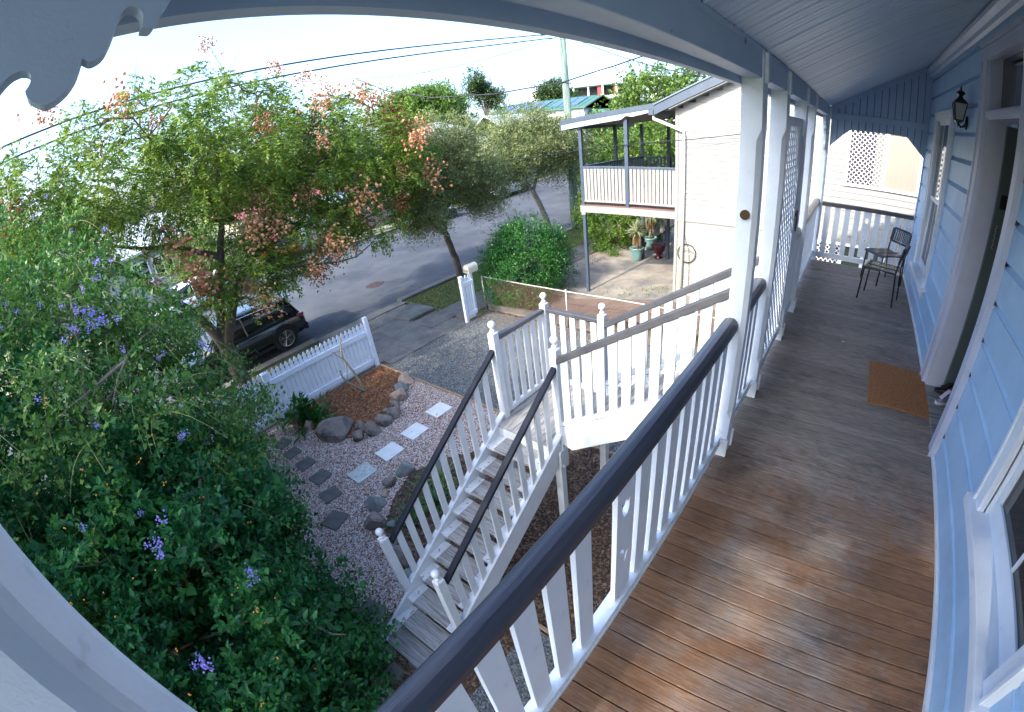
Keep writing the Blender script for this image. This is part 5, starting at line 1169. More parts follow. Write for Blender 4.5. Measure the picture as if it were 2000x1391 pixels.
for y in ys:
    for x in xs: 
        lift=.009*max(0,1-(y-y0)/.16)*max(0,min(1,(x-x0)/.15))*(.6+.4*math.sin((x-x0)*7))
        P.append((x,y,DZ+.014+lift))
V=P+[(a,b,c-.011) for a,b,c in P]; k=n+1
F=[(j*k+i,j*k+i+1,(j+1)*k+i+1,(j+1)*k+i) for j in range(n) for i in range(n)]
nn=k*k; F+=[tuple(nn+q for q in f[::-1]) for f in F]
F+=[(i+1,i,nn+i,nn+i+1) for i in range(n)]+[(n*k+i,n*k+i+1,nn+n*k+i+1,nn+n*k+i) for i in range(n)]+[(j*k,(j+1)*k,nn+(j+1)*k,nn+j*k) for j in range(n)]+[((j+1)*k+n,j*k+n,nn+j*k+n,nn+(j+1)*k+n) for j in range(n)]
obj('mat',MB().add(V,F),M['coir'],MT)
fz=r.uniform(0,1,(5200,2)); 
fv=MB()
for a,b in fz:
    x=x0+(x1-x0)*a; y=y0+(y1-y0)*b; lift=.009*max(0,1-(y-y0)/.16)*max(0,min(1,(x-x0)/.15))*(.6+.4*math.sin((x-x0)*7)); z=DZ+.014+lift; q=rnd.uniform(0,6.28)
    fv.add([(x-.003*math.cos(q),y-.003*math.sin(q),z),(x+.003*math.cos(q),y+.003*math.sin(q),z),(x+rnd.uniform(-.003,.003),y+rnd.uniform(-.003,.003),z+.006)],[(0,1,2)])
obj('bristles',fv,M['coir'],MT,kind='stuff')
# shoes on the threshold
SH=thing('sneaker','grey and white sneaker sitting on the door threshold behind the mat','shoe',(1.13,3.86,DZ+.024))
M['sole']=mat('white_rubber',(.62,.58,.66),(.5,.47,.55),rough=.6,scale=9); M['greyknit']=mat('grey_knit',(.10,.10,.13),(.17,.17,.21),rough=.9,scale=30)
def shoe(par,cx,cy,ang,L,z,m1,m2,open_=True):
    c,s=math.cos(ang),math.sin(ang)
    def tr(x,y,zz): return (cx+x*c-y*s,cy+x*s+y*c,z+zz)
    def ring(k,zz,inset): 
        out=[]
        for i in range(20):
            a=2*math.pi*i/20; x=L*.5*math.cos(a); w=.042+.008*math.cos(a)-.006*math.cos(2*a); y=w*math.sin(a)
            out.append(tr(x*(1-inset),y*(1-inset*1.5),zz if not callable(zz) else zz(x)))
        return out
    obj('sole',MB().loft([ring(0,0,.04),ring(0,.006,0),ring(0,.026,.0),ring(0,.03,.03)]),m1,par,smooth=False,bevel=.003)
    top=lambda x:.030+.055*max(0,min(1,(.04-x)/.08))+.02*max(0,min(1,(.10-x)/.08))
    obj('upper',MB().loft([ring(0,.0305,.05),ring(0,lambda x:.03+.5*(top(x)-.03),.06),ring(0,lambda x:top(x),.22),ring(0,lambda x:top(x)-.008,.34)],cap=not open_),m2,par,smooth=True)
    obj('tongue',MB().loft([[tr(x,-.02,z1),tr(x,.02,z1),tr(x,.018,z1+.006),tr(x,-.018,z1+.006)] for x,z1 in ((.075,.052),(.03,.082),(-.02,.108))]),m1,par)
shoe(SH,1.13,3.875,math.radians(-140),.25,DZ+.024,M['sole'],M['greyknit'])
S2=thing('sandal','dark brown slip on shoe tucked on the threshold behind the sneaker','shoe',(1.16,4.0,DZ+.024))
M['leather']=mat('brown_leather',(.06,.035,.022),(.10,.06,.035),rough=.6,scale=12)
shoe(S2,1.17,4.035,math.radians(178),.25,DZ+.024,M['tyre'],M['leather'])
# lantern
LN=thing('wall_lantern','black carriage lantern mounted on the wall between door and window','lantern',(.93,4.93,5.6))
lx,ly=.893,4.93
def sq(h,z,rot=math.pi/4): return [(lx+h*math.cos(rot+i*math.pi/2),ly+h*math.sin(rot+i*math.pi/2),z) for i in range(4)]
obj('lamp_cap',MB().loft([sq(.088,5.665),sq(.092,5.672),sq(.055,5.70),sq(.030,5.715),sq(.026,5.735),sq(.052,5.75),sq(.045,5.768),sq(.012,5.785),sq(.010,5.81),sq(.002,5.825)]),M['black'],LN)
fr=MB()
for i in range(4):
    a=sq(.084,5.663)[i]; b=sq(.052,5.515)[i]; fr.tube([a,b],.006,5)
fr.loft([sq(.056,5.505),sq(.058,5.517),sq(.045,5.522)]).loft([sq(.03,5.49),sq(.05,5.504)]).ball((lx,ly,5.478),.013,8,5).tube([(lx,ly,5.47),(lx,ly,5.45)],[.006,.002],6)
obj('lamp_frame',fr,M['black'],LN)
M['lampglass']=mat('lantern_glass',(.30,.31,.30),rough=.12,spec=.7)
obj('lamp_glass',MB().loft([sq(.050,5.52),sq(.080,5.662)]),M['lampglass'],LN)
obj('bracket',MB().tube([(lx,ly,5.485),(lx+.025,ly,5.455),(lx+.055,ly,5.465),(.965,ly,5.50)],[.009,.011,.011,.012],7).ball((.968,ly,5.50),.035,10,7,(.45,1,1.9)),M['black'],LN,smooth=True)
# dead leaf on the deck
o=obj('dry_leaf',MB().add([(.14,4.62,DZ+.004),(.175,4.63,DZ+.018),(.20,4.66,DZ+.006),(.16,4.66,DZ+.012)],[(0,1,2,3)]),mat('dry_leaf',(.5,.45,.30),rough=.8)); tag(o,'small curled dry leaf lying alone on the deck boards','leaf')
# ------------------------------------------------ cars
M['carblack']=mat('black_car_paint',(.006,.008,.014),rough=.18,spec=.6,coat=.6)
M['carwhite']=mat('white_car_paint',(.72,.74,.78),rough=.25,coat=.6); M['carsilver']=mat('silver_car_paint',(.40,.43,.46),rough=.25,metal=.5,coat=.5)
M['carblue']=mat('blue_car_paint',(.02,.09,.34),rough=.25,coat=.5); M['carred']=mat('red_car_paint',(.45,.012,.015),rough=.25,coat=.5)
M['carglass']=mat('car_glass',(.010,.014,.02),rough=.05,spec=.9)
M['tail']=mat('red_tail_lamp',(.45,.01,.015),rough=.15,coat=.5)
M['chrome']=mat('chrome_strip',(.55,.57,.60),rough=.15,metal=1)
def car(name,label,x,y,rz,L,Wd,Hh,paint,suv=True,group=None,z=0,detail=True,cat='car'):
    """local +x is forward; origin on the ground at the middle"""
    t=thing(name,label,cat,(x,y,z),rz,group); hw=Wd/2; rr=.37 if suv else .32
    xf,xr=L/2-.88,-L/2+.90
    bel=Hh*.60
    def O(nm,mb,m,p=None,**k):
        o=obj(nm,mb,m,p or t,**k); o.matrix_parent_inverse=Matrix(); return o
    # lower body from cross sections
    st=[(-L/2,.42,.78,.80),(-L/2+.06,.30,bel-.03,.90),(-L/2+.35,.26,bel+.03,.97),(-L*.25,.24,bel+.02,1),(0,.24,bel-.01,1),(L*.18,.24,bel-.03,1),(L*.27,.25,bel-.06,.99),(L/2-.45,.26,bel-.14,.96),(L/2-.12,.30,bel-.26,.86),(L/2,.40,bel-.42,.72)]
    rings=[]
    for (xx,zb,zt_,ws) in st:
        w=hw*ws; pr=[(0,zb),(w*.86,zb),(w*.97,zb+.10),(w,zb+.30*(zt_-zb)),(w*1.0,zb+.6*(zt_-zb)),(w*.975,zt_-.07),(w*.90,zt_),(w*.5,zt_+.015),(0,zt_+.02)]
        rings.append([(xx,a,b) for a,b in pr]+[(xx,-a,b) for a,b in pr[-2:0:-1]])
    body=O('body',MB().loft(rings),paint,smooth=True); 
    m=body.modifiers.new('sub','SUBSURF'); m.levels=1; m.render_levels=1
    # greenhouse
    g=[(-L/2+.18,bel+.0,bel+.02,.84),(-L/2+.42,bel,Hh-.10,.74),(-L*.22,bel,Hh-.02,.74),(.02,bel-.02,Hh,.745),(L*.12,bel-.02,Hh-.07,.74),(L*.27,bel-.06,bel-.03,.82)]
    rg=[]
    for xx,zb,zt_,ws in g:
        w=hw*ws; wb=hw*.90; rg.append([(xx,wb,zb),(xx,w+.03,zt_-.10*(zt_-zb)-.02),(xx,w-.07,zt_-.012),(xx,w*.5,zt_),(xx,-w*.5,zt_),(xx,-w+.07,zt_-.012),(xx,-w-.03,zt_-.10*(zt_-zb)-.02),(xx,-wb,zb)])
    O('window',MB().loft(rg),M['carglass'],smooth=True)
    rf=[]
    for xx,zb,zt_,ws in g[1:5]:
        w=hw*ws; rf.append([(xx,w-.00,zt_-.045),(xx,w-.08,zt_+.004),(xx,w*.5,zt_+.014),(xx,-w*.5,zt_+.014),(xx,-w+.08,zt_+.004),(xx,-w+.00,zt_-.045)])
    O('roof',MB().loft(rf,closed=False,cap=False).loft([[(a,b,c-.01) for a,b,c in q] for q in rf],closed=False,cap=False),paint,smooth=True)
    for sy in (-1,1):
        pm=MB()
        for (xa,za),(xb,zb_) in (((-L/2+.22,bel+.0),(-L/2+.48,Hh-.09)),((-L*.05,bel-.02),(-L*.045,Hh-.06)),((L*.27,bel-.05),(L*.125,Hh-.08)),((-L*.27,bel),(-L*.24,Hh-.07))):
            wa=hw*.915; wb=hw*.75+.045
            pm.bar((xa,sy*wa,za),(xb,sy*(wb-.0),zb_),.045,.035)
        O('pillar',pm,paint)
        if detail:
            O('chrome_strip',MB().tube([(L*.25,sy*hw*.925,bel-.045),(0,sy*hw*.935,bel-.0),(-L*.28,sy*hw*.93,bel+.03),(-L*.365,sy*hw*.87,bel+.16),(-L*.25,sy*(hw*.78+.03),Hh-.09),(0,sy*(hw*.78+.035),Hh-.06),(L*.12,sy*(hw*.78+.03),Hh-.12)],.009,5),M['chrome'])
            mi=O('wing_mirror',MB().ball((L*.20,sy*(hw+.10),bel+.06),.10,10,7,(.7,1,.75)).bar((L*.20,sy*hw*.9,bel-.0),(L*.20,sy*(hw+.05),bel+.03),.05,.03),paint,smooth=True)
            #O('roof_rail',MB().tube([(-L/2+.55,sy*hw*.70,Hh-.03),(-L*.2,sy*hw*.70,Hh+.035),(L*.08,sy*hw*.70,Hh+.01)],.018,6),M['chrome'])
            O('door_seam',MB().tube([(-L*.045,sy*(hw+.002),bel-.06),(-L*.04,sy*(hw+.004),.35)],.004,4).tube([(L*.2,sy*(hw+.002),bel-.1),(L*.2,sy*(hw+.004),.35)],.004,4).tube([(-L*.27,sy*(hw+.0),bel-.06),(-L*.22,sy*(hw+.004),.62)],.004,4),M['tyre'])
            O('door_handle',MB().box(-L*.11,-L*.06,sy*hw-.01,sy*hw+.02,bel-.15,bel-.12).box(L*.10,L*.15,sy*hw-.01,sy*hw+.02,bel-.16,bel-.13),paint)
            O('sill_trim',MB().box(xr+.45,xf-.45,sy*hw-.03,sy*hw+.012,.24,.34),M['tyre'])
        O('tail_light',MB().box(-L/2+.05,-L/2+.32,sy*hw*.84-.10,sy*hw*.84+.05,bel-.12,bel-.03),M['tail'],bevel=.02)
        O('headlight',MB().box(L/2-.36,L/2-.10,sy*hw*.80-.16,sy*hw*.80+.05,bel-.36,bel-.24),M['carglass'],bevel=.03)
        for xw in (xf,xr):
            c=sy*(hw-.10)
            arch=[(xw+(rr+.10)*math.cos(a),(rr+.0)+(rr+.10)*math.sin(a)) for a in [math.pi*i/12 for i in range(13)]]+[(xw+(rr+.02)*math.cos(a),(rr+.0)+(rr+.02)*math.sin(a)) for a in [math.pi*i/12 for i in range(12,-1,-1)]]
            O('wheel_arch',MB().prism(arch,lambda u,v,s:(u,s,v),min(sy*(hw-.14),sy*(hw+.018)),max(sy*(hw-.14),sy*(hw+.018))),M['tyre'])
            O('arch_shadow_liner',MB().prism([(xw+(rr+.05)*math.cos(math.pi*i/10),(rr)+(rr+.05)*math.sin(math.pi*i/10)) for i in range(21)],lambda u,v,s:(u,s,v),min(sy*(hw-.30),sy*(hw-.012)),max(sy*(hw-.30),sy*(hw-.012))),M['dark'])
            wh=O('wheel',MB().prism([(xw+rr*.70*math.cos(math.pi*i/14),rr+rr*.70*math.sin(math.pi*i/14)) for i in range(28)],lambda u,v,s:(u,s,v),sy*(hw-.20),sy*(hw-.035)),M['rimd'])
            ty=MB(); prof=[(rr*.70,-.11),(rr*.93,-.11),(rr,-.085),(rr,.085),(rr*.95,.105),(rr*.72,.11),(rr*.70,.09)]
            n=28; ty.loft([[(xw+q*math.cos(2*math.pi*i/n),sy*(hw-.095)+sy*o_,rr+q*math.sin(2*math.pi*i/n)) for i in range(n)] for q,o_ in prof],cap=False)
            O('tyre',ty,M['tyre'],wh,smooth=True)
            if detail:
                sp=MB()
                for k in range(5):
                    a=2*math.pi*k/5+.3
                    for da in (-.19,.19):
                        p=(xw+.03*math.cos(a),sy*(hw-.02),rr+.03*math.sin(a)); q=(xw+rr*.68*math.cos(a+da),sy*(hw-.008),rr+rr*.68*math.sin(a+da)); sp.tube([p,q],[.017,.012],4)
                n=24; sp.loft([[(xw+q*math.cos(2*math.pi*i/n),sy*(hw+o_),rr+q*math.sin(2*math.pi*i/n)) for i in range(n)] for q,o_ in ((rr*.66,-.03),(rr*.66,.0),(rr*.71,.004),(rr*.71,-.03))],cap=False).ball((xw,sy*(hw-.015),rr),.035,10,5,(1,.4,1))
                O('rim',sp,M['rim'],wh,smooth=False)
    if detail:
        O('spoiler',MB().box(-L/2+.20,-L/2+.55,-hw*.66,hw*.66,Hh-.085,Hh-.055),paint,bevel=.012)
        O('rear_bumper',MB().box(-L/2-.02,-L/2+.10,-hw*.8,hw*.8,.30,.52),M['tyre'],bevel=.03)
    return t
car('parked_car','glossy black SUV parked at the near kerb under the tree',-14.85,3.1,-math.pi/2,4.55,1.86,1.60,M['carblack'])
car('parked_car','white car seen through the tree, parked across the street behind the black SUV',-24.9,3.8,-math.pi/2,4.5,1.8,1.50,M['carwhite'],suv=False)
car('parked_car','silver car half hidden behind the grey green bottlebrush tree',-24.9,20.0,math.pi/2,4.4,1.8,1.5,M['carsilver'],suv=False,detail=False,z=0)
car('parked_car','white car far up the street glimpsed between two bottlebrush trees',-25.2,28.5,math.pi/2,4.6,1.85,1.7,M['carwhite'],detail=False,z=T(-25,28.5))
car('parked_car','blue car far up the hill behind the power pole',-25.2,40.5,math.pi/2,4.6,1.85,1.75,M['carblue'],detail=False,z=T(-25,40.5))
car('parked_car','red car standing in the yard of the cream house across the street',-29.9,10.9,math.pi,4.2,1.75,1.5,M['carred'],suv=False,detail=False)
# ------------------------------------------------ neighbour's house with balcony
NH=thing('neighbour_house','bright cream weatherboard house next door with navy gutters and a front balcony','house',(-2,14,.47))
NY=12.1; NX=-4.57; zfl=5.25-2.57
def roofz(x): return 5.25+.52+ (x+4.75)*.43      # gable rake
# lining boards on the gable wall, with openings left for the windows
wins=[(-.26,1.50,4.05,5.40)]
lows=[(-.90,.95,1.75,2.62)]
z=zfl; bh=.150
while z<9:
    x0=NX
    if z+bh>roofz(NX)-.1: x0=NX+(z+bh-(roofz(NX)-.1))/.43
    segs=[(x0,3.2)]
    for a,b,lo,hi in wins:
        if lo-.02<z+bh/2<hi+.02: segs=[(x0,a),(b,3.2)]
    for a,b in segs:
        if b>a: obj('weatherboard',MB().prism([(NY-.018,z),(NY-.004,z+bh-.004),(NY+.02,z+bh-.004),(NY+.02,z)],lambda u,v,s:(s,u,v),a,b),M['cream'],NH)
    z+=bh
obj('wall',MB().box(NX,3.2,NY+.022,NY+.1,.2,5.2).box(NX+.0,NX+.1,NY+.1,22,.2,5.6),M['cream'],NH)
M['lowwall']=mat('painted_block_wall',(.26,.25,.23),(.24,.23,.21),rough=.7,scale=1.5)
lw=MB().box(NX,-.95,NY+.002,NY+.0215,.3,zfl-.005).box(1.0,3.2,NY+.002,NY+.0215,.3,zfl-.005).box(-.95,1.0,NY+.002,NY+.0215,.3,1.75)
obj('lower_wall',lw,M['lowwall'],NH)
bl=MB()
for k in range(10):
    zz=.5+k*.2
    if zz<zfl: bl.box(NX,-.95,NY-.0005,NY+.0018,zz,zz+.006)
obj('block_joint',bl,mat('joint',(.60,.58,.54),rough=.8),NH,kind='stuff')
obj('corner_board',MB().box(NX-.02,NX+.06,NY-.035,NY-.019,.3,roofz(NX)-.1),M['cream'],NH)
obj('drip_board',MB().box(NX,3.2,NY-.03,NY-.0185,zfl-.03,zfl+.0),M['cream'],NH)
# window with diamond grille
M['blind']=mat('cream_blind',(.225,.205,.17),(.21,.19,.155),rough=.8,scale=3,stretch=(8,1,.3))
def gwin(x0,x1,z0,z1,split,lab=None):
    w=obj('window',MB().box(x0-.07,x1+.07,NY-.05,NY-.019,z1,z1+.07).box(x0-.07,x1+.07,NY-.06,NY-.019,z0-.06,z0).box(x0-.07,x0,NY-.05,NY-.019,z0,z1).box(x1,x1+.07,NY-.05,NY-.019,z0,z1),M['mesh'],NH)
    obj('pane',MB().box(x0,split,NY+.0,NY+.02,z0,z1),mat('grey_pane',(.035,.03,.045),rough=.35,spec=.3),w)
    g=MB(); s=-(z1-z0)
    while s<(split-x0):
        for d in (1,-1):
            pts=[]
            for xx in (x0,split):
                zz=(z0+(xx-x0-s)) if d==1 else (z1-(xx-x0-s))
                if z0<=zz<=z1: pts.append((xx,zz))
            for zz in (z0,z1):
                xx=(x0+s+(zz-z0)) if d==1 else (x0+s+(z1-zz))
                if x0<xx<split: pts.append((xx,zz))
            if len(pts)>=2: pts.sort(); a,b=pts[0],pts[-1]; g.bar((a[0],NY-.03+.004*d,a[1]),(b[0],NY-.03+.004*d,b[1]),.008,.013)
        s+=.118
    obj('security_grille',g,M['mesh'],w,kind='stuff'); return w
w=gwin(-.20,1.42,4.10,5.34,.60)
obj('mullion',MB().box(.60,.68,NY-.05,NY-.0,4.10,5.34),M['mesh'],w); obj('blind',MB().box(.68,1.42,NY-.03,NY-.005,4.10,5.34),M['blind'],w)
obj('curtain',MB().box(.40,.60,NY-.012,NY-.002,4.10,5.34),mat('grey_curtain',(.16,.15,.13),rough=.9),w)
w=gwin(-.88,.92,1.80,2.58,-.15); obj('mullion',MB().box(-.15,-.05,NY-.05,NY-.0,1.80,2.58).box(.40,.48,NY-.05,NY,1.80,2.58),M['mesh'],w); obj('pane',MB().box(-.05,.92,NY+.0,NY+.02,1.8,2.58),mat('olive_pane',(.05,.065,.05),rough=.15),w)
# roof
rfm=MB().prism([(NX-.50,roofz(NX-.50)+.02),(2.6,roofz(2.6)+.02),(2.6,roofz(2.6)+.10),(NX-.50,roofz(NX-.50)+.10)],lambda u,v,s:(u,s,v),NY-.30,22)
obj('roof',rfm,M['navy'],NH); obj('roof',MB().prism([(2.6,roofz(2.6)+.02),(9.5,roofz(2.6)-3.0),(9.5,roofz(2.6)-2.9),(2.6,roofz(2.6)+.10)],lambda u,v,s:(u,s,v),NY-.30,22),M['navy'],NH)
obj('barge_board',MB().prism([(NX-.50,roofz(NX-.50)-.12),(2.6,roofz(2.6)-.12),(2.6,roofz(2.6)+.13),(NX-.50,roofz(NX-.50)+.13)],lambda u,v,s:(u,s,v),NY-.335,NY-.302),M['navy'],NH)
obj('barge_cap',MB().prism([(NX-.50,roofz(NX-.50)+.131),(2.6,roofz(2.6)+.131),(2.6,roofz(2.6)+.17),(NX-.50,roofz(NX-.50)+.17)],lambda u,v,s:(u,s,v),NY-.37,NY-.29),mat('light_navy',(.11,.14,.19),rough=.4),NH)
obj('soffit_strip',MB().prism([(NX-.1,roofz(NX-.1)-.16),(2.6,roofz(2.6)-.16),(2.6,roofz(2.6)-.125),(NX-.1,roofz(NX-.1)-.125)],lambda u,v,s:(u,s,v),NY-.30,NY-.02),M['cream'],NH)
obj('gutter',MB().box(NX-.66,NX-.52,NY-.33,22,roofz(NX-.5)-.12,roofz(NX-.5)+.02),M['navy'],NH)
M['pipe']=mat('cream_downpipe',(.66,.63,.58),rough=.5)
obj('downpipe',MB().tube([(NX-.56,NY-.22,5.62),(NX-.56,NY-.22,5.42),(NX+.24,NY-.10,5.08),(NX+.24,NY-.09,4.9),(NX+.24,NY-.09,.72)],.042,10),M['pipe'],NH,smooth=True)
obj('downpipe_head',MB().tube([(NX-.56,NY-.22,5.66),(NX-.56,NY-.22,5.50)],.055,10),M['navy'],NH)
# flood lights at the corner
FLt=MB().tube([(NX-.30,NY+.4,5.48),(NX-.36,NY+.1,5.36)],[.03,.07],10).tube([(NX-.20,NY+.4,5.48),(NX-.10,NY+.1,5.33)],[.03,.07],10)
obj('flood_light',FLt,M['chrome'],NH,smooth=True)
# balcony
BX0,BX1=-7.66,-4.60; BY0,BY1=12.1,16.5; bz=5.25-2.36
BC=thing('balcony','navy framed front balcony of the house next door, standing on tall posts','balcony',(-6.1,14.2,0))
obj('edge_beam',MB().box(BX0-.05,BX1+.08,BY0-.02,BY0+.03,bz-.21,bz+.0).box(BX0-.05,BX0,BY0+.031,BY1,bz-.21,bz),M['cream'],BC)
nbd=int((BY1-BY0)/.11); dk=MB().box(BX0,BX1,0,.104,bz+.0005,bz+.022).mesh('deck_board'); dk.materials.append(mat('brown_decking',(.16,.09,.075),rough=.7))
for i in range(nbd): obj('deck_board',dk,None,BC,loc=(0,BY0-.03+i*.11,0))
def npost(x,y,z0,z1,s=.05): return obj('post',MB().box(x-s,x+s,y-s,y+s,z0,z1),M['navy'],BC,bevel=.003)
npost(BX0+.05,BY0+.06,-.05,5.22); obj('post_cap',MB().box(BX0-.02,BX0+.13,BY0-.015,BY0+.13,5.225,5.34),M['cream'],BC); obj('post_cap',MB().box(BX0-.02,BX0+.12,BY0-.012,BY0+.10,bz-.29,bz-.212),M['cream'],BC)
npost(-6.08,BY0+.04,bz+.0,5.44,.055); npost(BX1+.03,BY0+.02,bz,bz+1.20,.035)
npost(BX0+.03,14.4,bz,5.3); npost(BX0+.05,BY1,-.05,5.3); npost(-6.50,BY1-.1,0.0,5.35); npost(-5.55,BY1,bz,5.4)
obj('handrail',MB().box(BX0+.10,BX1,BY0-.0,BY0+.07,bz+1.14,bz+1.21).box(BX0,BX0+.06,BY0+.11,BY1-.05,bz+1.14,bz+1.21).box(BX0+.1,BX1,BY1-.03,BY1+.03,bz+1.14,bz+1.2),M['navy'],BC,bevel=.006)
obj('bottom_rail',MB().box(BX0+.10,BX1,BY0+.005,BY0+.05,bz+.12,bz+.18),M['cream'],BC)
pk3=MB().box(-.046,.046,BY0+.012,BY0+.032,bz+.181,bz+1.139).mesh('picket'); pk3.materials.append(M['cream'])
x=BX0+.16
while x<BX1-.02:
    if abs(x+6.08)>.09: obj('picket',pk3,None,BC,loc=(x,0,0))
    x+=.1185
pk4=MB().box(BX0+.02,BX0+.036,-.04,.04,bz+.1,bz+1.139).mesh('picket'); pk4.materials.append(M['navy'])
y=BY0+.2
while y<BY1-.05: obj('picket',pk4,None,BC,loc=(0,y,0)); y+=.13
pk5=MB().box(-.04,.04,BY1-.01,BY1+.01,bz+.1,bz+1.139).mesh('picket'); pk5.materials.append(M['navy'])
x=BX0+.25
while x<BX1-.1: obj('picket',pk5,None,BC,loc=(x,0,0)); x+=.14
# skillion roof of the balcony
def bz_(x): return 5.31+(x+8.15)*.105
obj('roof_sheet',MB().prism([(-8.15,bz_(-8.15)+.13),(-4.45,bz_(-4.45)+.13),(-4.45,bz_(-4.45)+.16),(-8.15,bz_(-8.15)+.16)],lambda u,v,s:(u,s,v),BY0-.10,BY1+.5),M['navy'],BC)
obj('barge_flashing',MB().prism([(-8.18,bz_(-8.18)+.055),(-4.62,bz_(-4.62)+.055),(-4.62,bz_(-4.62)+.20),(-8.18,bz_(-8.18)+.20)],lambda u,v,s:(u,s,v),BY0-.13,BY0-.102),M['navy'],BC)
obj('fascia_board',MB().prism([(-8.16,bz_(-8.16)-.10),(-6.15,bz_(-6.15)-.10),(-6.0,bz_(-6)-.02),(-5.8,bz_(-5.8)-.07),(-5.2,bz_(-5.2)-.02),(-4.66,bz_(-4.66)-.05),(-4.66,bz_(-4.66)+.05),(-8.16,bz_(-8.16)+.05)],lambda u,v,s:(u,s,v),BY0-.118,BY0-.09),mat('flaking_fascia',(.22,.28,.36),(.30,.34,.38),rough=.7,scale=8),BC)
obj('fascia_board',MB().box(-8.19,-8.15,BY0-.12,BY1+.5,bz_(-8.15)-.10,bz_(-8.15)+.2),M['navy'],BC)
M['soffit']=mat('worn_soffit',(.36,.33,.31),(.27,.24,.23),rough=.8,scale=3,stretch=(1,5,1))
for i in range(14):
    a=BY0-.08+i*.33; obj('soffit_board',MB().prism([(-8.14,bz_(-8.14)+.0),(-4.5,bz_(-4.5)+.0),(-4.5,bz_(-4.5)+.012),(-8.14,bz_(-8.14)+.012)],lambda u,v,s:(u,s,v),a,a+.322),M['soffit'],BC)
# stair behind the balcony
NS=thing('outside_stair','dark underside and white stringer of a stair below the neighbour balcony','staircase',(-7.7,18.6,0))
obj('stringer',MB().prism([(-8.9,.1),(-8.4,.1),(-5.0,2.55),(-5.0,2.85),(-5.4,2.85)],lambda u,v,s:(u,s,v),18.55,18.6),M['cream'],NS)
for i in range(12): 
    t=i/12; obj('tread',MB().box(-8.4+3.2*t,-8.1+3.2*t,18.6,19.4,.25+2.5*t,.29+2.5*t),M['dark'],NS)
obj('handrail',MB().prism([(-8.9,1.1),(-5.2,3.7),(-5.2,3.78),(-8.9,1.18)],lambda u,v,s:(u,s,v),18.55,18.6),M['cream'],NS)
for i in range(11): x=-8.75+i*.17; obj('baluster',MB().box(x-.03,x+.03,18.56,18.59,.15+(x+8.9)*.7,1.1+(x+8.9)*.7),M['cream'],NS)
obj('closet_wall',MB().box(-6.3,-4.6,19.6,19.7,.2,2.6),M['dark'],NS)
mb_=thing('meter_box','navy meter box beneath the neighbour balcony near the rear post','box',(-6.9,17.4,0.2)); obj('box',MB().box(-6.98,-6.82,17.3,17.4,.65,1.25).box(-7.0,-6.80,17.28,17.299,.62,1.28),M['navy'],mb_,bevel=.01)
# pots
M['teal']=mat('teal_glaze',(.16,.28,.28),(.10,.20,.20),rough=.3,scale=4); M['maroon']=mat('maroon_glaze',(.10,.018,.02),(.07,.012,.016),rough=.25,scale=4)
M['soil']=mat('potting_soil',(.05,.035,.025),rough=.95)
def pot(label,x,y,prof,m,group=None):
    z=NZ(x); t=thing('plant_pot',label,'pot',(x,y,z),group=group)
    obj('bowl',MB().lathe([(q,z+h) for q,h in prof],(x,y,0),20),M[m],t,smooth=True); R=prof[-1][0]; top=max(h for _,h in prof)
    obj('soil',MB().lathe([(.02,z+top-.055),(R*.93,z+top-.05)],(x,y,0),20),M['soil'],t)
    return t
pr1=[(.14,0),(.17,.03),(.24,.30),(.28,.48),(.30,.50),(.30,.54),(.265,.54),(.25,.48)]
pot('tall teal glazed pot holding a yucca, in front of the navy post',-7.72,16.15,pr1,'teal'); pot('teal glazed pot with the rear yucca, under the white stair',-7.95,17.95,[(a*1.05,b) for a,b in pr1],'teal')
pr2=[(.17,0),(.18,.04),(.09,.10),(.09,.16),(.17,.26),(.25,.38),(.28,.50),(.31,.53),(.31,.57),(.26,.57),(.24,.50)]
pot('maroon glazed urn standing between the navy posts',-6.90,16.45,pr2,'maroon'); pot('maroon glazed pot behind the first yucca',-7.95,17.0,[(a*.8,b*.9) for a,b in pr2],'maroon')
def yucca(label,x,y,z0,h,seed):
    r_=random.Random(seed); t=thing('yucca',label,'plant',(x,y,z0)); mb=MB().tube([(x,y,z0),(x+.02,y,z0+h*.5),(x,y+.02,z0+h)],[.06,.055,.05],8)
    obj('trunk',mb,M['sap'],t,smooth=True)
    g=MB(); d=MB()
    for i in range(110):
        a=r_.uniform(0,6.28); el=r_.uniform(-.5,1.5); l=r_.uniform(.38,.62); v=Vector((math.cos(a)*math.cos(el),math.sin(a)*math.cos(el),math.sin(el))); s_=Vector((-math.sin(a),math.cos(a),0))*.020; b=Vector((x,y,z0+h-.02))
        m_=b+v*l*.5; e=b+v*l+Vector((0,0,-.06)); g.add([b-s_*.6,b+s_*.6,m_+s_,e,m_-s_],[(0,1,2,3,4)])
    for i in range(90):
        a=r_.uniform(0,6.28); b=Vector((x+.05*math.cos(a),y+.05*math.sin(a),z0+h-r_.uniform(.0,.25))); e=b+Vector((math.cos(a)*.13,math.sin(a)*.13,-r_.uniform(.3,.55))); s_=Vector((-math.sin(a),math.cos(a),0))*.018
        mid=b.lerp(e,.5)+Vector((math.cos(a)*.05,math.sin(a)*.05,.02)); d.add([b-s_*.6,b+s_*.6,mid+s_,e,mid-s_],[(0,1,2,3,4)])
    obj('leaves',g,leafmat('yucca_leaves',[(.16,.22,.12),(.34,.38,.22),(.50,.50,.33)],trans=.2),t,kind='stuff'); obj('dead_leaves',d,leafmat('dead_yucca_leaves',[(.26,.17,.10),(.42,.30,.19)],trans=.2),t,kind='stuff')
yucca('spiky variegated yucca with a skirt of dead leaves, nearest the lime hedge',-7.72,16.15,.48,.75,1); yucca('second spiky yucca behind the navy post, crown under the balcony deck',-7.95,17.95,.5,1.0,2)
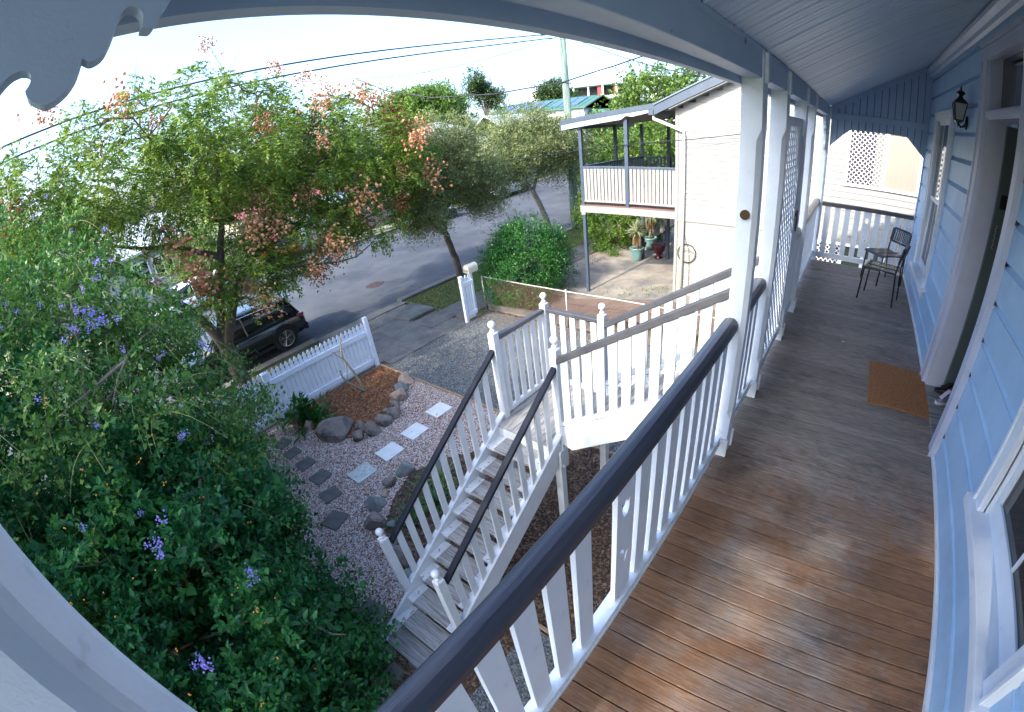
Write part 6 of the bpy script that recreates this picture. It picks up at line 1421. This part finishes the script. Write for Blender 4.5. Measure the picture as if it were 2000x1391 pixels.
CN=thing('walking_cane','black hooked cane leaning upright beside the maroon urn','cane',(-7.0,17.0,.1)); obj('shaft',MB().tube([(-6.98,17.0,NZ(-7)),(-7.0,17.05,.85),(-7.08,17.1,1.0),(-7.06,17.1,1.08),(-6.9,17.1,1.09)],.014,6),M['black'],CN,smooth=True)
HP=thing('hose_hoop','black cable coiled in a big loop hanging on the cream wall beside the downpipe','hose',(-4.2,12.05,1.7))
hc=[(-4.20+.27*math.cos(a),NY-.045,1.74+.27*math.sin(a)) for a in [i*math.pi/16 for i in range(33)]]
obj('coil',MB().tube(hc,.012,6),M['black'],HP,smooth=True); obj('coil',MB().tube([(-4.16+.19*math.cos(a)+.02*math.sin(3*a),NY-.04,1.66+.17*math.sin(a)) for a in [i*math.pi/12 for i in range(25)]],.005,5),M['black'],HP,smooth=True)
obj('cable',MB().tube([(-4.30,NY-.04,2.66),(-4.28,NY-.04,2.2),(-4.14,NY-.04,1.85),(-4.12,NY-.04,1.55),(-4.10,NY-.04,.7)],.006,5),M['black'],HP)
# ------------------------------------------------ power poles and wires
PP=thing('power_pole','tall greenish timber power pole on the near verge behind the bottlebrush tree','power pole',(-13.35,20.3,0))
obj('pole',MB().tube([(-13.35,20.3,-.2),(-13.37,20.35,4),(-13.5,20.5,11.2)],[.24,.20,.15],14),M['green'],PP,smooth=True)
obj('cross_arm',MB().box(-14.7,-12.3,20.42,20.52,10.1,10.2),M['barkg'],PP)
P2=thing('power_pole','pale green painted pole on the far verge in front of the slatted fence','power pole',(-27.6,15.0,0))
M['mint']=mat('mint_pole',(.30,.45,.38),(.24,.36,.31),rough=.6,scale=3); obj('pole',MB().tube([(-27.6,15.0,-.2),(-27.75,14.9,3.5),(-27.9,14.8,7.2)],[.17,.14,.11],12),M['mint'],P2,smooth=True)
M['wire']=mat('wire',(.008,.008,.016),rough=.5)
def wire(label,pts,rad=.012,sag=0,n=16):
    a,b=Vector(pts[0]),Vector(pts[-1])
    P=[a.lerp(b,i/n)-Vector((0,0,sag*4*(i/n)*(1-i/n))) for i in range(n+1)] if len(pts)==2 else pts
    o=obj('overhead_wire',MB().tube(P,rad*1.7,5),M['wire']); tag(o,label,'wire','overhead wires')
wire('upper of the two parallel thick street wires crossing the pale sky',[(-13.5,20.3,10.02),(-13.5,-27,10.3)],.015,2.15,30)
wire('lower of the two parallel thick street wires crossing the pale sky',[(-13.9,20.3,9.85),(-13.9,-27,10.0)],.015,2.2,30)
wire('thin wire dipping from the eave to the top of the domed tree',[(-12.6,20.3,10.0),(-27.8,17.2,10.4)],.010,.9)
wire('very thin straight wire crossing behind the dipping one',[(-13.4,20.3,10.15),(-26.5,15.8,8.6)],.006,.1)
wire('black twisted cable passing across the pole below the wires',[(-27.8,18.0,10.3),(-25,18.3,8.9),(-21.5,18.9,7.85),(-17.5,19.6,7.45),(-13.6,20.25,7.55),(-10.4,19.9,8.0),(-7.6,19.5,8.5),(-5.5,19.2,9.0)],.020)
wire('steep pair wire running from the pole down to the neighbour roof, left one',[(-13.5,20.4,10.1),(-5.5,17.5,7.0)],.012,.35)
wire('steep pair wire running from the pole down to the neighbour roof, right one',[(-13.1,20.4,10.1),(-4.6,17.5,7.0)],.012,.3)
wire('slack thin cable strung low in front of the neighbour balcony',[(-17.5,14.5,3.9),(-13,14.2,4.15),(-9.5,13.2,4.42),(-6.0,12.0,4.72),(-4.0,11.8,4.88),(-2.4,11.9,5.10)],.007)
# ------------------------------------------------ houses across the street and up the hill
def mrf(name,c1,c2): return mat(name,c1,c2,rough=.5,scale=2)
M['rgreen']=mrf('green_roof_sheet',(.04,.10,.075),(.05,.125,.09)); M['rgrey']=mrf('grey_roof_sheet',(.42,.44,.47),(.32,.34,.38)); M['rpink']=mrf('pink_roof_sheet',(.36,.10,.12),(.30,.08,.09)); M['rwhite']=mrf('pale_roof_sheet',(.62,.63,.66),(.55,.56,.60))
M['wwhite']=mat('white_wall',(.72,.71,.70),(.66,.65,.65),rough=.7,scale=1); M['wcream']=mat('cream_wall',(.68,.60,.48),(.62,.54,.43),rough=.7,scale=1); M['wgrey']=mat('grey_wall',(.30,.32,.34),(.25,.27,.29),rough=.7,scale=1); M['wred']=mat('red_trim',(.32,.03,.03),rough=.6); M['solar']=mat('solar_panel_face',(.05,.09,.20),rough=.12,spec=.8)
def house(label,x0,x1,y0,y1,zb,ze,zr,wall,roof,axis='x',hip=0,wins=(),over=.5,trim='wwhite'):
    t=thing('house',label,'house',((x0+x1)/2,(y0+y1)/2,zb)); W_=MB()
    obj('wall',MB().box(x0,x1,y0,y1,zb-1,ze),M[wall],t)
    for i in range(int((ze-zb)/.35)):                          # cladding boards
        z=zb+i*.35
        obj('cladding_board',MB().prism([(-.03,z),(0,z+.33),(0,z)],lambda u,v,s:(s,y0+u-.001,v),x0,x1).prism([(.03,z),(0,z+.33),(0,z)],lambda u,v,s:(x1+u+.001,s,v),y0,y1),M[wall],t)
    o=over
    if axis=='x':
        ym=(y0+y1)/2; h0,h1=x0+hip,x1-hip
        V=[(x0-o,y0-o,ze),(x1+o,y0-o,ze),(x1+o,y1+o,ze),(x0-o,y1+o,ze),(h0-(o if not hip else 0),ym,zr),(h1+(o if not hip else 0),ym,zr)]
        g=[(x0,ym,zr-.15),(x1,ym,zr-.15)]
    else:
        xm=(x0+x1)/2; h0,h1=y0+hip,y1-hip
        V=[(x1+o,y0-o,ze),(x1+o,y1+o,ze),(x0-o,y1+o,ze),(x0-o,y0-o,ze),(xm,h0-(o if not hip else 0),zr),(xm,h1+(o if not hip else 0),zr)]
    V2=[(a,b,c+.12) for a,b,c in V]
    mb=MB(); mb.add(V+V2,[(6,7,11,10),(8,9,10,11),(0,4,5,1),(2,5,4,3),(0,1,7,6),(2,3,9,8),(1,2,8,7),(3,0,6,9)]+[(7,8,11),(9,6,10),(1,5,2),(3,4,0)])
    obj('roof',mb,M[roof],t)
    if not hip:
        if axis=='x': obj('gable',MB().prism([(y0,ze),(y1,ze),((y0+y1)/2,zr-.1)],lambda u,v,s:(s,u,v),x0,x1),M[wall],t)
        else: obj('gable',MB().prism([(x0,ze),(x1,ze),((x0+x1)/2,zr-.1)],lambda u,v,s:(u,s,v),y0,y1),M[wall],t)
    rb=MB()
    if axis=='x':
        n=int((x1-x0+2*o)/.8)
        for i in range(n):
            x=x0-o+(i+.5)*.8
            if hip and (x<h0 or x>h1): continue
            rb.bar((x,y0-o,ze+.13),(x,(y0+y1)/2,zr+.13),.04,.04)
    if rb.v: obj('roof_rib',rb,M[roof],t,kind='stuff')
    for (face,a,b,c,d) in wins:
        if face=='y': q=lambda u0,u1,v0,v1,dd,e: MB().box(u0,u1,y0-dd-e,y0-dd,v0,v1)
        else: q=lambda u0,u1,v0,v1,dd,e: MB().box(x1+dd,x1+dd+e,u0,u1,v0,v1)
        f=obj('window',q(a-.08,b+.08,c-.08,c,.035,.03),M[trim],t); 
        obj('frame',q(a-.08,a,c,d,.035,.03),M[trim],f); obj('frame',q(b,b+.08,c,d,.035,.03),M[trim],f); obj('frame',q(a-.08,b+.08,d,d+.08,.035,.03),M[trim],f); obj('frame',q((a+b)/2-.04,(a+b)/2+.04,c,d,.036,.03),M[trim],f); obj('pane',q(a,b,c,d,.031,.012),M['glass'],f)
    return t
gh=house('long white house with green metal roof and solar panels on the hillside',-41,-27.2,44.5,51.5,4.2,7.35,8.75,'wwhite','rgreen','x',wins=(('y',-37.2,-36.3,5.6,7.0),('y',-33.0,-32.2,5.6,7.0),('x',46.2,47.4,5.3,6.5)))
for i in range(8):
    x=-39.5+i*1.35 if i<5 else -31.8+(i-5)*1.25
    a=44.5; ya,yb=44.9,47.2; sl2=(8.75-7.35)/(4.0); za=7.35+.16+(ya-44.0)*sl2; zb3=7.35+.16+(yb-44.0)*sl2
    obj('solar_panel',MB().loft([[(x,ya,za),(x+1.1,ya,za),(x+1.1,ya,za+.06),(x,ya,za+.06)],[(x,yb,zb3),(x+1.1,yb,zb3),(x+1.1,yb,zb3+.06),(x,yb,zb3+.06)]]),M['solar'],gh)
obj('side_porch_roof',MB().prism([(45,6.75),(50.5,6.75),(50,7.15),(45.5,7.15)],lambda u,v,s:(s,u,v),-27.1,-23.8),M['rgreen'],gh); obj('side_porch',MB().box(-27.15,-24.2,46,50,4.5,6.74),M['dark'],gh)
hh=house('hilltop house with red posted veranda and pale pyramid roof',-47,-36.5,72,80,9.9,12.2,15.2,'wwhite','rwhite','x',hip=4.5,wins=())
vr=MB().box(-47.5,-36.0,69.5,72,12.0,12.15); obj('veranda_roof',vr,M['rgreen'],hh); obj('veranda_floor',MB().box(-47.5,-36,69.5,72,9.8,10.3),M['wwhite'],hh); obj('veranda_wall',MB().box(-47.3,-36.2,71.7,71.9,10.3,12),M['dark'],hh)
for x in (-47.3,-44.4,-41.5,-38.8,-36.3): obj('post',MB().box(x-.12,x+.12,69.6,69.8,10.3,12),M['wwhite'],hh)
for x in (-47.0,-39.9,-36.9): obj('red_panel',MB().box(x,x+.8,69.9,70.0,10.3,12),M['wred'],hh)
house('pale house with white pitched roof beside the hilltop red veranda house',-54,-48.5,70,77,9.5,12.3,14.2,'wwhite','rwhite','x',hip=2.7)
house('white modern house top peeking out above the yellow green tree',-36.5,-33.5,82,86,11,14.0,14.6,'wwhite','rwhite','x',hip=2,wins=(('y',-36,-34.6,13.6,14.6),))
house('house with plain grey gable roof beyond the bottlebrush trees',-31.1,-27.6,31.8,38,1.2,5.6,6.95,'wgrey','rgrey','y',wins=())
house('low house with bluish grey roof behind the golden tree crown',-41,-34.5,29.5,36,1.0,5.5,7.2,'wgrey','rgrey','x',hip=2.5)
ch_=house('cream house with pink red roof across the street',-38,-31.0,9.8,19.5,0,3.0,4.2,'wcream','rpink','y',hip=0,wins=(('x',11.6,12.6,1.0,2.2),('x',14.2,15.0,.9,2.3)))
obj('awning',MB().prism([(-31.0,3.05),(-29.4,2.55),(-29.4,2.62),(-31.0,3.12)],lambda u,v,s:(u,s,v),15.2,19.2),mat('blue_lattice_screen',(.25,.33,.42),rough=.7),ch_)
house('grey weatherboard house with white framed windows at far left',-40,-31.5,-4,5.6,0,3.1,4.9,'wgrey','rgrey','y',wins=(('x',2.2,3.1,1.4,2.6),('x',3.5,4.6,1.4,2.6),('x',-1.5,0,1.4,2.6)))
# slatted fence across the street
SF=thing('slatted_fence','weathered paling fence along the far footpath','fence',(-29.8,17,0))
pm_=MB().box(-.012,.012,-.065,.065,-.05,1.55).mesh('paling'); M['paling']=mat('weathered_paling',(.24,.22,.19),(.33,.30,.26),rough=.9,scale=3); pm_.materials.append(M['paling'])
y=13.3
while y<26: obj('paling',pm_,None,SF,loc=(-29.8,y,T(-29.8,y))); y+=.19
obj('rail',MB().box(-29.77,-29.73,13.2,22,.3,.38).box(-29.77,-29.73,13.2,22,1.2,1.28),M['paling'],SF); obj('post',MB().box(-29.85,-29.7,13.05,13.2,0,1.8),mat('green_post',(.05,.16,.10),rough=.6),SF)
AR=thing('arbour','white arched garden arbour by the red car across the street','arbour',(-30.0,12.4,0))
obj('frame',MB().tube([(-30.2,12.0,0),(-30.2,12.0,1.7),(-30.2,12.2,2.0),(-30.2,12.6,2.0),(-30.2,12.8,1.7),(-30.2,12.8,0)],.06,6).tube([(-29.6,12.0,0),(-29.6,12.0,1.7),(-29.6,12.2,2.0),(-29.6,12.6,2.0),(-29.6,12.8,1.7),(-29.6,12.8,0)],.06,6),M['wwhite'],AR)

# ------------------------------------------------ pieces that stand apart become objects of their own
def split_pieces():
    KEEP={'seat','backrest','rim','roof','lamp_frame','lamp_cap','bristles','seed_cluster','flower_cluster','body','window_glass','mat','panel_moulding','grip_stud','door_chain','roof_rail','flood_light','bracket','cable','tongue','coil'}
    cache={}
    for o in [o for o in SC.objects if o.type=='MESH' and not o.get('kind')]:
        nm=o.name.split('.')[0]; me=o.data
        if nm in KEEP or len(me.vertices)>4000: continue
        if me.name not in cache:
            n=len(me.vertices); par=list(range(n))
            def find(a):
                while par[a]!=a: par[a]=par[par[a]]; a=par[a]
                return a
            for e in me.edges:
                a,b=find(e.vertices[0]),find(e.vertices[1])
                if a!=b: par[a]=b
            groups={}
            for i in range(n): groups.setdefault(find(i),[]).append(i)
            if len(groups)<2 or len(groups)>60: cache[me.name]=None
            else:
                out=[]
                co=[tuple(v.co) for v in me.vertices]; polys={}
                for p in me.polygons: polys.setdefault(find(p.vertices[0]),[]).append(p)
                for k,g in sorted(groups.items()):
                    idx={v:i for i,v in enumerate(g)}; m2=bpy.data.meshes.new(me.name.split('.')[0])
                    ps=polys.get(k,[])
                    m2.from_pydata([co[v] for v in g],[],[tuple(idx[v] for v in p.vertices) for p in ps])
                    m2.polygons.foreach_set('use_smooth',[p.use_smooth for p in ps])
                    for mt in me.materials: m2.materials.append(mt)
                    m2.update(); out.append(m2)
                out.sort(key=lambda q:-len(q.vertices)); cache[me.name]=out
        out=cache[me.name]
        if not out: continue
        o.data=out[0]
        for m2 in out[1:]:
            c=o.copy(); c.data=m2; COL.objects.link(c)
split_pieces()
